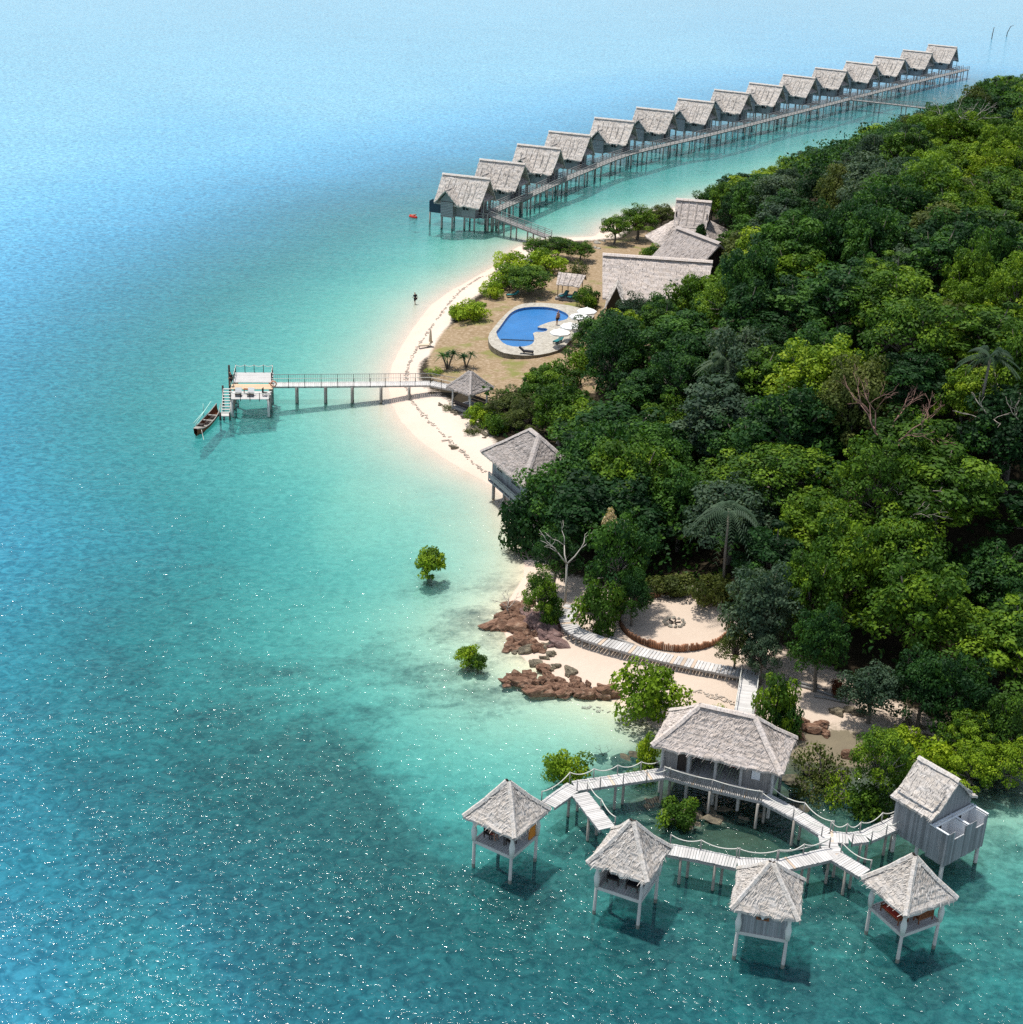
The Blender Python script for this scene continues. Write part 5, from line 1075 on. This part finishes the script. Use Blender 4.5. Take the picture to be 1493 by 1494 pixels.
# ------------------------------------------------------------------ foliage: leaf clumps on limbs
class Leaves:
    def __init__(s, seed): s.r = np.random.default_rng(seed); s.P = []; s.T = []
    def clump(s, c, r, n, size, tint, flat=.75, droop=0.0, up=.35):
        g = s.r; d = g.normal(size=(n, 3)); d[:, 2] = d[:, 2] * .9 + .25; d /= np.linalg.norm(d, axis=1)[:, None]
        rad = r * (g.uniform(.45, 1.08, n) ** .6); pos = np.array(c) + d * rad[:, None] * np.array([1, 1, flat])
        nrm = d * .75 + g.normal(size=(n, 3)) * .42 + np.array([0, 0, up]); nrm /= np.linalg.norm(nrm, axis=1)[:, None]
        a = np.cross(nrm, g.normal(size=(n, 3))); a /= np.linalg.norm(a, axis=1)[:, None]; b = np.cross(nrm, a)
        sz = size * g.uniform(.65, 1.3, n)[:, None]
        v = np.stack([pos - a * sz * .5, pos + b * sz * .32 - nrm * sz * .08, pos + a * sz * .55, pos - b * sz * .32 - nrm * sz * .08], 1)
        s.P.append(v); s.T.append(np.clip(tint + g.normal(size=n) * .10, 0, 1))
    def build(s, name, mat, parent=None):
        P = np.concatenate(s.P); T = np.concatenate(s.T); n = len(P); me = bpy.data.meshes.new(name)
        me.vertices.add(n * 4); me.vertices.foreach_set('co', P.astype(np.float32).ravel()); me.loops.add(n * 4); me.loops.foreach_set('vertex_index', np.arange(n * 4, dtype=np.int32))
        me.polygons.add(n); me.polygons.foreach_set('loop_start', np.arange(0, n * 4, 4, dtype=np.int32)); me.polygons.foreach_set('loop_total', np.full(n, 4, np.int32)); me.update(calc_edges=True)
        ca = me.color_attributes.new('tint', 'FLOAT_COLOR', 'CORNER'); c = np.ones((n * 4, 4), np.float32); c[:, :3] = np.repeat(T, 4)[:, None]; ca.data.foreach_set('color', c.ravel())
        me.materials.append(M[mat]); o = bpy.data.objects.new(name, me); C.objects.link(o); o.parent = parent; return o
def limbs(mb, base, tips, r0, forks=1, seed=0):
    """trunk with tapered limbs reaching into the clumps"""
    rs = random.Random(seed); top = Vector(base) + Vector((rs.uniform(-.3, .3), rs.uniform(-.3, .3), 0)); h = sum(t[2] for t in tips) / len(tips) * .55
    top.z = h; mb.tube([Vector(base) - Vector((0, 0, .8)), Vector(base) + Vector((0, 0, .2)), Vector(base).lerp(top, .5) + Vector((rs.uniform(-.15, .15), rs.uniform(-.15, .15), 0)), top], [r0 * 1.35, r0, r0 * .8, r0 * .65], 8)
    for t_ in tips:
        t_ = Vector(t_); m_ = top.lerp(t_, .5) + Vector((rs.uniform(-.3, .3), rs.uniform(-.3, .3), rs.uniform(-.2, .3))); mb.tube([top - Vector((0, 0, .15)), m_, t_], [r0 * .5, r0 * .3, r0 * .1], 5)
SHAPES = {}
def shape(key, seed, R, h, ncl, nl, ls, flat=.8, cr=.36, mat_set=('leaf_green',), low=.25, sparse=1.0):
    """one crown+trunk design (unit metres): saved as mesh pair; every tree of that design shares it"""
    rs = random.Random(seed); lv = Leaves(seed); cl = []
    for k in range(ncl):
        ct = 1 - (k + .5) / ncl * (1.25 + low); st = math.sqrt(max(0, 1 - ct * ct)); a = k * 2.399 + rs.uniform(-.3, .3); q = rs.uniform(.50, .98); rad = R * cr * rs.uniform(.6, 1.3)
        V_ = min(R * flat, h * .46); cl.append((R * q * st * math.cos(a), R * q * st * math.sin(a), h - V_ + V_ * ct * q - rad * .2 + rs.uniform(-.12, .12) * V_, rad))
    for k in range(max(2, ncl // 6)): a = k * 2.4; cl.append((R * .3 * math.cos(a), R * .3 * math.sin(a), h - R * flat * rs.uniform(.5, 1.0) * .9, R * cr * 1.3))
    for x, y, z_, rad in cl: lv.clump((x, y, z_), rad, int(nl / ncl * rs.uniform(.8, 1.2) * (rad / (R * cr)) ** 1.3), ls, rs.uniform(.15, .85), .72)
    c = lv.build('crown', 'leaf_green'); mb = MB(); limbs(mb, (0, 0, 0), [(x * .85, y * .85, z_) for x, y, z_, _ in cl[::2]], .16 + R * .035, 1, seed); t_ = mb.build('trunk', 'bark')
    SHAPES[key] = (c.data, t_.data, R, h); bpy.data.objects.remove(c); bpy.data.objects.remove(t_)
for i in range(6): shape(f'tree{i}', 500 + i, 4.0, 9.0, 54 + i * 4, 8200, .34, .95 + .10 * (i % 3), .235 + .015 * (i % 3))
for i in range(3): shape(f'tall{i}', 540 + i, 3.2, 10.5, 48, 6600, .33, 1.45, .26)
for i in range(2): shape(f'airy{i}', 550 + i, 4.0, 8.5, 60, 6800, .27, .9, .20, low=.35)
for i in range(4): shape(f'bush{i}', 560 + i, 2.0, 2.6, 15, 2400, .26, 1.05, .40, low=.6)
shape('mangrove', 570, 1.25, 3.0, 24, 2200, .21, 1.05, .36, low=.3)
shape('blossom', 575, 1.3, 9.0, 12, 800, .26, .7, .42, low=.1)
shape('scrub', 571, 2.2, 1.8, 16, 900, .22, .75, .36, low=.5)
VAR = {}
def veg_mesh(data, mat):
    k = (data.name, mat)
    if k not in VAR: VAR[k] = data.copy(); VAR[k].materials.clear(); VAR[k].materials.append(M[mat])
    return VAR[k]
def plant(key, loc, R, h, mat, label, cat='tree', group=None, name='tree', bark='bark', rz=None, tilt=0.0):
    cd, td, R0_, h0 = SHAPES[key]; t = thing(name, label, cat, loc, rz if rz is not None else R_(0, 6.28), group); e_ = rnd.uniform(-.14, .14); t.scale = (R / R0_ * (1 + e_), R / R0_ * (1 - e_), h / h0); t.rotation_euler.x = tilt + rnd.uniform(-.06, .06)
    for nm, dt, mt in (('trunk', td, bark), ('crown', cd, mat)):
        o = bpy.data.objects.new(nm, veg_mesh(dt, mt)); C.objects.link(o); o.parent = t
    return t
def sc_at(p): return F_ / ((Vector((p.x, p.y, p.z)) - Vector((0, 0, H))).dot(Fv))
placed = []
def veg(cx, cy, rpx, mat, label, h=None, key=None, cat='tree', name=None, group=None, bark='bark', z=None, cf=.62, kR=1.0, tilt=0):
    """crown seen centred at (cx, cy) with radius rpx picture pixels; stands on the ground below"""
    hh = h or 8.0
    for _ in range(3):
        p = L(cx, cy, hh * cf) if z is None else G(cx, cy, z + hh * cf)
        R = rpx / sc_at(p + Vector((0, 0, hh * cf)))
        if h is None: hh = R * 1.9
    if z is not None: p = Vector((p.x, p.y, z))
    else: p = Vector((p.x, p.y, gz(p.x, p.y)))
    if key is None: key = rnd.choice(['bush0', 'bush1', 'bush2', 'bush3']) if hh < 5.2 else rnd.choice([f'tree{i}' for i in range(6)])
    t = plant(key, p - Vector((0, 0, .05)), R * kR, hh, mat, label, cat, group, name or ('bush' if cat == 'bush' else 'mangrove' if cat == 'mangrove' else 'tree'), bark, tilt=tilt)
    placed.append((p.x, p.y, R)); return t
V = veg
V(822,712,66,'leaf_deep','broad dark green tree leaning over the water beside the beach villa',9.5)
V(775,755,40,'leaf_deep','low dark tree touching the water below the beach villa',6.0,'bush1')
V(862,660,34,'leaf_deep','dark tree behind the right corner of the beach villa roof',8)
V(812,805,36,'leaf_deep','leafy tree beside the bare pale trunk above the mauve rocks',6.5,'airy0')
V(790,858,30,'leaf_green','bushy tree directly above the red rocks at the water edge',5.5,'airy1')
V(806,885,20,'leaf_green','small bush at the foot of the tall pale trunk','' or 3.0,cat='bush')
V(905,800,50,'leaf_deep','round dense tree with a visible grey trunk left of the fire circle',9.5,bark='pale_bark')
V(925,862,26,'leaf_deep','small tree hanging over the left rim of the fire circle',5.5)
V(874,880,33,'leaf_green','round mid green bush inside the bend of the plank walkway',4.6,cat='bush',kR=.95)
V(893,753,12,'leaf_blossom','small cream flowering tree poking out of the dark forest above the fire circle',9.0,'blossom',kR=1.1,cf=.95)
V(950,1003,47,'leaf_bright','big bright lime bush on the sand just behind the thatched hall',4.6,cat='bush')
V(1136,1016,32,'leaf_green','dark leafy bush beside the plank bridge, right of the hall ridge',4.8,cat='bush')
V(1150,1045,20,'leaf_deep','low bush at the right shoulder of the hall roof',3,cat='bush')
V(1052,1037,15,'leaf_bright','tiny yellow green bush just above the hall ridge',1.2,'scrub',cat='bush')
V(828,1114,32,'leaf_bright','bright mangrove bush in the shallows behind the leftmost boardwalk',2.6,cat='mangrove',key='bush1',z=-.3)
V(945,1092,17,'leaf_bright','little mangrove bush at the left end of the hall roof',2.8,cat='mangrove',key='bush2',z=-.2)
V(988,1182,29,'leaf_green','green mangrove bush inside the loop of the boardwalk',2.0,cat='mangrove',key='bush3',z=-.3)
V(940,1128,26,'leaf_green','low mangrove bush half under the boardwalk left of the hall',1.2,cat='mangrove',key='scrub',z=-.2)
V(627,817,23,'leaf_bright','lone round mangrove tree standing in the turquoise shallows',3.5,'mangrove',cat='mangrove',z=-.4,kR=1.0)
V(683,953,17,'leaf_bright','sparse leggy mangrove in the shallows, left of its small twin by the red rocks',2.4,'mangrove',cat='mangrove',z=-.4)
V(698,964,12,'leaf_green','small sparse mangrove seedling in the shallows left of the red rocks',2.0,'mangrove',cat='mangrove',z=-.4)
V(1288,1100,50,'leaf_green','tall bushy mangrove with a pale bent trunk left of the plank hut roof',7.0,'airy0',cat='mangrove',bark='pale_bark')
V(1200,1110,42,'leaf_olive','thin yellowish mangrove scrub in the wet ground right of the hall',2.6,'scrub',cat='mangrove')
V(1180,1150,32,'leaf_olive','wispy mangrove scrub between the hall corner and the forking boardwalk',1.8,'scrub',cat='mangrove')
V(1228,1150,34,'leaf_bright','lime mangrove bush over the rope rail of the right boardwalk',2.4,'scrub',cat='mangrove')
V(1272,1165,34,'leaf_green','green mangrove bush above the boardwalk to the plank hut',2.8,'bush1',cat='mangrove')
V(1330,1130,30,'leaf_green','dark mangrove bush touching the left eave of the plank hut',3.2,'bush2',cat='mangrove')
V(1372,1100,36,'leaf_bright','bright mangrove bush just behind the ridge of the plank hut',3.6,'bush0',cat='mangrove')
V(1420,1112,44,'leaf_bright','wide lime green mangrove right behind the plank hut',4.6,'airy1',cat='mangrove')
V(1478,1106,46,'leaf_bright','lime green mangrove at the right edge of the picture behind the hut',4.8,'airy0',cat='mangrove')
V(1320,1075,26,'leaf_bright','small yellow green bush on the narrow sand strip',2.2,'bush3',cat='bush')
V(1410,1070,38,'leaf_green','round green tree between the sand strip and the lime mangroves',5.2,cat='tree')
V(1465,1055,42,'leaf_green','round green tree above the lime mangroves at the right edge',6.5)
V(1108,880,56,'leaf_grey','dense grey green tree overhanging the right rim of the fire circle',9.5)
V(1075,935,30,'leaf_olive','olive tree drooping over the right end of the stake fence',5.0,'airy1')
V(1115,945,34,'leaf_grey','grey green scrub tree at the bend of the walkway end',5.5,'airy0')
V(1185,860,52,'leaf_green','bright green tree right of the grey green tree by the fire circle',10)
V(1200,930,42,'leaf_deep','dark tree standing over the log pile',8)
V(1275,1000,42,'leaf_grey','grey green bush tree at the right end of the log pile',5.5)
V(1225,1000,12,'leaf_rust','small rusty red shrub beside the log pile',1.6,'bush1',cat='bush')
V(1350,990,48,'leaf_deep','dark tree above the narrow sand strip right of the grey bush',7)
V(1400,1000,48,'leaf_deep','dark forest tree low on the right, over the round green tree',8)
V(1040,855,30,'leaf_olive','olive shrub on the dark bank behind the stick fence',3.2,cat='bush')
V(985,848,30,'leaf_olive','low olive shrub at the middle of the dark bank behind the fire circle',2.2,cat='bush')
V(690,450,24,'leaf_bright','bright round shrub alone on the edge of the white beach',2.6,cat='bush')
V(668,452,15,'leaf_bright','small bright shrub growing into the round beach shrub from the left',2.2,cat='bush')
V(717,419,18,'leaf_bright','small bright shrub between the round beach shrub and the large bushes',2.4,cat='bush')
V(742,398,27,'leaf_bright','yellow green bush at the seaward end of the large bushes',3.4,cat='bush')
V(772,402,36,'leaf_green','large dark green bush behind the left end of the pool',4.4,'tree2',cat='bush')
V(800,378,28,'leaf_bright','pale lime bush behind the large dark green bush',3.4,cat='bush')
V(745,378,24,'leaf_bright','lime bush on the beach side near the footbridge',3,cat='bush')
V(782,358,24,'leaf_green','green bush at the shore end of the footbridge',3.6,'airy1',cat='bush')
V(815,356,30,'leaf_green','wide feathery bush right of the footbridge end',4.0,'airy0',cat='bush')
V(848,362,22,'leaf_green','feathery bush nearest the brown path to the clubhouse',3.4,'airy1',cat='bush')
V(845,388,18,'leaf_olive','flowering pale bush along the brown path',2,'scrub',cat='bush')
V(898,328,25,'leaf_green','open leafy shore tree farthest left of the pair beside the rear hall',5.2,'airy0')
V(932,318,31,'leaf_green','open leafy shore tree beside the rear hall',6.0,'airy1')
V(966,312,22,'leaf_olive','olive shore tree touching the rear hall skirt',5.0,'airy0')
V(951,364,15,'leaf_green','small bush in front of the skirt of the rear hall',2.4,cat='bush')
V(858,430,17,'leaf_green','green bush between the pool shelter and the widest hall',2.8,cat='bush')
V(862,440,10,'leaf_green','low bush beside the entrance notch of the widest hall',1.6,cat='bush')
V(1022,343,9,'leaf_deep','small sapling growing between the rear and the middle hall',6,'mangrove')
V(925,458,32,'leaf_grey','grey green feathery tree covering the front eave of the widest hall',7.5,'airy1')
V(868,486,36,'leaf_deep','dark spreading tree over the right side of the pool terrace',6.5,'airy0')
V(905,500,42,'leaf_deep','large dark tree right of the pool terrace',8)
V(965,462,34,'leaf_deep','dark tree in front of the right part of the widest hall',8)
V(1010,430,36,'leaf_green','bright topped tree over the right end of the widest hall roof',9)
V(850,520,26,'leaf_green','green bush below the pool terrace wall',3.2,cat='bush')
V(815,545,30,'leaf_green','green bush between the pool wall and the olive thicket',3.6,cat='bush')
V(745,585,38,'leaf_olive','olive brown thicket right of the beach gazebo',4.2,'airy0',cat='bush')
V(775,600,36,'leaf_olive','olive tree behind the beach villa ridge',5.0,'airy1')
V(704,602,22,'leaf_bright','lime bush at the right foot of the beach gazebo',2.4,cat='bush')
V(725,612,20,'leaf_green','green bush above the left corner of the villa roof',2.4,cat='bush')
V(790,560,36,'leaf_green','broad green tree between the pool and the beach villa',6)
V(820,590,44,'leaf_green','large green tree above the beach villa ridge',8)
V(635,540,15,'leaf_bright','yellowish creeping scrub above the jetty at the top of the beach',.9,'scrub',cat='bush')
V(655,592,13,'leaf_olive','dry creeping scrub below the jetty at the top of the beach',.6,'scrub',cat='bush')
V(690,628,13,'leaf_olive','dry low scrub at the top of the beach above the villa',.7,'scrub',cat='bush')
V(728,505,9,'leaf_green','clipped low hedge in the planter at the near left rim of the pool',.7,'scrub',cat='hedge',name='hedge')
V(1278,193,30,'leaf_bright','pale green feathery tree on the far shore by the second footbridge',6,'airy0')
V(1040,290,30,'leaf_deep','dark shore tree right behind the rear hall',7)
V(1075,272,28,'leaf_deep','round dark tree at the far shore where the forest begins',7)

# pandanus, palms
def blades(n, ln, w, rise, seed, droop=1.0):
    rs = random.Random(seed); mb = MB()
    for k in range(n):
        a = k * 2.399 + rs.uniform(-.2, .2); e = rs.uniform(.15, 1.25); d = Vector((math.cos(a), math.sin(a), 0)); s = Vector((-d.y, d.x, 0)); L_ = ln * rs.uniform(.75, 1.15); prev = None; t_ = rs.uniform(.2, .8)
        for j in range(6):
            u = j / 5; p = d * (L_ * u * math.cos(e) * (1 + .1 * u)) + Vector((0, 0, rise + L_ * (u * math.sin(e) - droop * .62 * u * u))); ww = w * (1 - u * .9) * (.5 + 1.5 * min(u * 3, .5))
            cur = (mb.vert(p - s * ww), mb.vert(p + s * ww + Vector((0, 0, .0))))
            if prev: mb.face((prev[0], prev[1], cur[1], cur[0]), t_)
            prev = cur
    return mb
def pandanus(px, py, s, label):
    p = L(px, py); t = thing('pandanus', label, 'pandanus', p, R_(0, 6), 'pandanus above the jetty'); t.scale = (s,) * 3
    for k in range(3):
        a = k * 2.1; mb = blades(34, 1.5, .07, 0, int(px) + k); q = Vector((.7 * math.cos(a), .7 * math.sin(a), 1.3 + .3 * k)); mb.v = [tuple(Vector(v) + q) for v in mb.v]; mb.build('leaf_rosette', 'leaf_deep', t)
        mb = MB(); mb.tube([(0, 0, -.3), q * .5, q], [.12, .1, .09], 6); mb.build('stem', 'bark', t)
pandanus(653, 538, 1.1, 'spiky dark pandanus clump above the jetty, left one'); pandanus(680, 536, .9, 'spiky dark pandanus clump nearer the gazebo roof, right one')
def palm(px, py, hh, label, s=1.0, hang=1.4):
    p = L(px, py, hh); p.z = gz(p.x, p.y); t = thing('palm_tree', label, 'palm', p, R_(0, 6)); mb = MB(); mb.tube([(0, 0, -.5), (.2, 0, hh * .5), (.3, .1, hh)], [.16, .13, .11], 7); mb.build('trunk', 'bark', t)
    lv = MB(); rs = random.Random(int(px))
    for k in range(26):
        a = k * 2.399; e = rs.uniform(-.1, 1.2); d = Vector((math.cos(a), math.sin(a), 0)); sd_ = Vector((-d.y, d.x, 0)); L_ = 3.2 * s; t_ = rs.uniform(.2, .8)
        for j in range(16):
            u = .12 + j / 18; c = d * (L_ * u * math.cos(e)) + Vector((.3, .1, hh + L_ * (u * math.sin(e) - hang * .5 * u * u)))
            for sg_ in (-1, 1):
                tip = c + sd_ * sg_ * .62 * s * (1 - .6 * u) + d * .3 + Vector((0, 0, -.3)); lv.face([lv.vert(c), lv.vert(c + d * .11), lv.vert(tip)], t_)
    lv.build('fronds', 'leaf_grey', t)
palm(1068, 745, 8.5, 'drooping palm among the trees above the fire circle, nearer one', 1.2, 2.2); palm(1062, 528, 9, 'palm crown in the dark hollow behind the widest hall', 1.0)
palm(1440, 520, 10, 'palm crown near the right edge of the forest', .9)

# bare trees
def bare(loc, h, label, mat, seed, spread=.55, r=.12, name='dead_tree', n0=3, depth=3, up=.6, trunk=.45):
    t = thing(name, label, 'dead tree', loc, 0); rs = random.Random(seed); mb = MB(); br = MB(); top = Vector((rs.uniform(-.2, .2), rs.uniform(-.2, .2), h * trunk)); mb.tube([(0, 0, -.4), top * .5 + Vector((.08, 0, 0)), top], [r, r * .85, r * .7], 7); mb.build('trunk', mat, t)
    def go(p, d, ln, rr, k):
        e = p + d * ln; m_ = p.lerp(e, .5) + Vector((rs.uniform(-1, 1), rs.uniform(-1, 1), rs.uniform(-.5, 1))) * ln * .12; br.tube([p, m_, e], [rr, rr * .8, rr * .55], 5)
        if k:
            for _ in range(rs.choice((2, 2, 3))): go(e, (d + Vector((rs.gauss(0, spread), rs.gauss(0, spread), rs.gauss(.1, .35)))).normalized(), ln * rs.uniform(.55, .8), rr * .58, k - 1)
    for k in range(n0): a = k * 2 * math.pi / n0 + rs.uniform(-.4, .4); go(top, Vector((math.cos(a) * .8, math.sin(a) * .8, up + rs.uniform(-.2, .4))).normalized(), h * .28, r * .6, depth)
    br.build('branches', mat, t); return t
bare(L(741, 897), 2.6, 'small bleached dead tree on the red rocks at the water edge', 'pale_bark', 3, r=.08, n0=4, trunk=.25)
bare(L(823, 888), 6.6, 'tall pale bare trunk with forked leafless branches above the walkway start', 'pale_bark', 5, r=.13, n0=3, depth=2, trunk=.66)
bare(L(808, 912), 2.0, 'tangle of grey dead branches between the boulders and the walkway', 'deadwood', 8, r=.07, n0=4, trunk=.2)
bare(L(880, 1112), 1.8, 'thin dark dead sapling in the shallows beside the lime mangrove bush', 'dark_wood', 9, r=.04, n0=3, depth=2, trunk=.35)
q = L(1300, 640, 6); q.z = gz(q.x, q.y); bare(q, 10.3, 'reddish brown leafless tree in the middle of the right forest', 'dead_brown', 12, r=.2, n0=5, depth=4, trunk=.45, spread=.5)
q = L(1320, 745, 6); q.z = gz(q.x, q.y); bare(q, 8.6, 'grey leafless tree below the reddish bare tree', 'deadwood', 13, r=.16, n0=4, depth=3, trunk=.5)
q = L(1480, 600, 7); q.z = gz(q.x, q.y); bare(q, 9.0, 'grey leafless tree at the right edge of the forest', 'deadwood', 14, r=.16, n0=4, depth=3, trunk=.55)
q = L(1390, 188, 7); q.z = gz(q.x, q.y); bare(q, 10.5, 'pale leafless tree near the top right crest of the forest', 'pale_bark', 15, r=.16, n0=4, depth=3, trunk=.6)

# ------------------------------------------------------------------ the forest
def pin(x, y, pts):
    ins = False
    for (ax, ay), (bx_, by_) in zip(pts, pts[1:] + pts[:1]):
        if (ay > y) != (by_ > y) and x < (bx_ - ax) * (y - ay) / (by_ - ay) + ax: ins = not ins
    return ins
KEEP = [[(690,735),(790,735),(838,790),(838,880),(690,900)],[(560,380),(700,320),(870,300),(940,320),(985,285),(1045,288),(1056,350),(1045,395),(1005,436),(880,446),(850,470),(838,520),(700,560),(690,620),(560,640)],
        [(695,655),(775,622),(832,662),(790,690),(770,720),(745,740)],
        [(770,860),(845,810),(870,830),(900,880),(925,866),(1045,870),(1062,915),(1110,965),(1240,990),(1340,1040),(1440,1070),(1520,1100),(1520,1300),(900,1250),(700,950)],
        [(900,-300),(1600,-300),(1600,102),(1493,104),(1440,108),(1405,135),(1340,160),(1250,196),(1180,214),(1100,242),(1040,256),(980,290),(900,300)]]
ZONES = [(1120, 180, 'at the far shore beside the cottage row'), (1430, 170, 'on the top right crest of the island'), (1120, 320, 'behind the large thatched halls'), (1280, 300, 'on the far upper slope below the crest'), (1440, 360, 'along the right edge of the upper slope'),
 (1000, 520, 'right of the pool terrace'), (1130, 480, 'in the dark hollow of the middle slope'), (1280, 500, 'on the sunny middle of the slope'), (1430, 560, 'at the right edge around the middle slope'), (900, 620, 'uphill of the beach villa'), (1060, 640, 'on the bright green lower slope'), (1220, 680, 'left of the reddish bare tree'), (1400, 720, 'right of the reddish bare tree'),
 (950, 740, 'uphill of the fire circle'), (1110, 780, 'around the drooping palm'), (1270, 840, 'on the lower slope above the log pile'), (1420, 880, 'on the low right slope above the sand strip')]
KN = {'leaf_bright': 'bright green', 'leaf_deep': 'dark green', 'leaf_green': 'mid green', 'leaf_lime': 'yellow green', 'leaf_olive': 'olive', 'leaf_grey': 'grey green'}
cand = []; fr = random.Random(99)
for _ in range(60000):
    x, y = fr.uniform(-10, 190), fr.uniform(95, 470)
    if 1.0 * x > .36 * y + 16: continue
    cand.append((x, y))
ca = np.array(cand); hz_, hd_, _g = height(ca, True); n_t = 0
BARE = [(1300, 655, 30), (1322, 760, 14)]
for (x, y), z0, dd in zip(cand, hz_, hd_):
    if dd < 1.5: continue
    sp = 6.1 + 1.6 * mnoise.noise(Vector((x * .05, y * .05, 3)))
    if y > 300: sp *= 1.05
    R = fr.uniform(.50, .88) * sp
    if any((x - a) ** 2 + (y - b) ** 2 < (.36 * (R + r)) ** 2 + (sp * .60) ** 2 for a, b, r in placed): continue
    hh = fr.uniform(6.6, 11.0) * (.75 if dd < 6 else 1)
    px, py = proj(x, y, z0 + hh * .72); rp = R * sc_at(Vector((x, y, z0 + hh * .7)))
    if px > 1493 + rp * .7 or py > 1500 or px < 500: continue
    pts_ = [(px + rp * .7 * math.cos(a), py + rp * .62 * math.sin(a)) for a in [k * math.pi / 4 for k in range(8)]] + [(px, py), proj(x, y, z0 + .3), proj(x, y, z0 + hh * .98)]
    if any(pin(a, b, K) for a, b in pts_ for K in KEEP): continue
    if any((px - a) ** 2 + (py - b) ** 2 < r * r for a, b, r in BARE): continue
    nz = mnoise.noise(Vector((x * .035, y * .035, 11))) + fr.uniform(-.32, .32)
    mat = 'leaf_lime' if nz > .27 else 'leaf_green' if nz > -.03 else 'leaf_deep' if nz > -.5 else 'leaf_grey'
    if fr.random() < .04: mat = 'leaf_olive'
    if fr.random() < .04: mat = 'leaf_grey'
    if ((px - 1225) / 85) ** 2 + ((py - 560) / 95) ** 2 < 1 and fr.random() < .5: mat = 'leaf_lime'
    zn = min(ZONES, key=lambda q: (q[0] - px) ** 2 + (q[1] - py) ** 2)[2]
    key = fr.choice([f'tree{i}' for i in range(6)] + [f'tall{i}' for i in range(3)] + ['airy0', 'airy1'])
    sh = {'tr': ['round', 'broad'][R > 4.3], 'ta': 'high-crowned', 'ai': 'loose-leaved'}[key[:2]]; hd = 'tall' if hh > 9.2 else 'low' if hh < 7.8 else 'middling'
    plant(key, (x, y, z0 - .1), R, hh, mat, f'{hd} {sh} {KN[mat]} forest tree {zn}', 'tree', f'{hd} {sh} {KN[mat]} forest trees {zn}'); placed.append((x, y, R)); n_t += 1
print('FOREST', n_t)

# undergrowth closing the forest floor: nobody could count it
lv = Leaves(77); ug = random.Random(5)
up = np.array([(ug.uniform(-5, 185), ug.uniform(95, 460)) for _ in range(26000)]); up = up[up[:, 0] < .36 * up[:, 1] + 14]; uz, ud, _ = height(up, True)
se = in_poly(up, SANDY) | in_poly(up, EARTH)
for (x, y), z0, dd, bad in zip(up, uz, ud, se):
    if dd < 4 or bad: continue
    px, py = proj(x, y, z0 + 1)
    if px > 1560 or any(pin(px, py, K) for K in KEEP[:4]): continue
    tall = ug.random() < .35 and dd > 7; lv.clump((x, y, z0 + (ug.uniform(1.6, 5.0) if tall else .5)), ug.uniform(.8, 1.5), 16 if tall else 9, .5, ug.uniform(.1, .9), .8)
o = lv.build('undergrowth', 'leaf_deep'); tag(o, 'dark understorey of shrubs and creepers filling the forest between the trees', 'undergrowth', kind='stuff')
for _o in C.objects:
    if _o.get('label') and len(_o['label'].split()) > 16: print('LONG', len(_o['label'].split()), _o['label'])
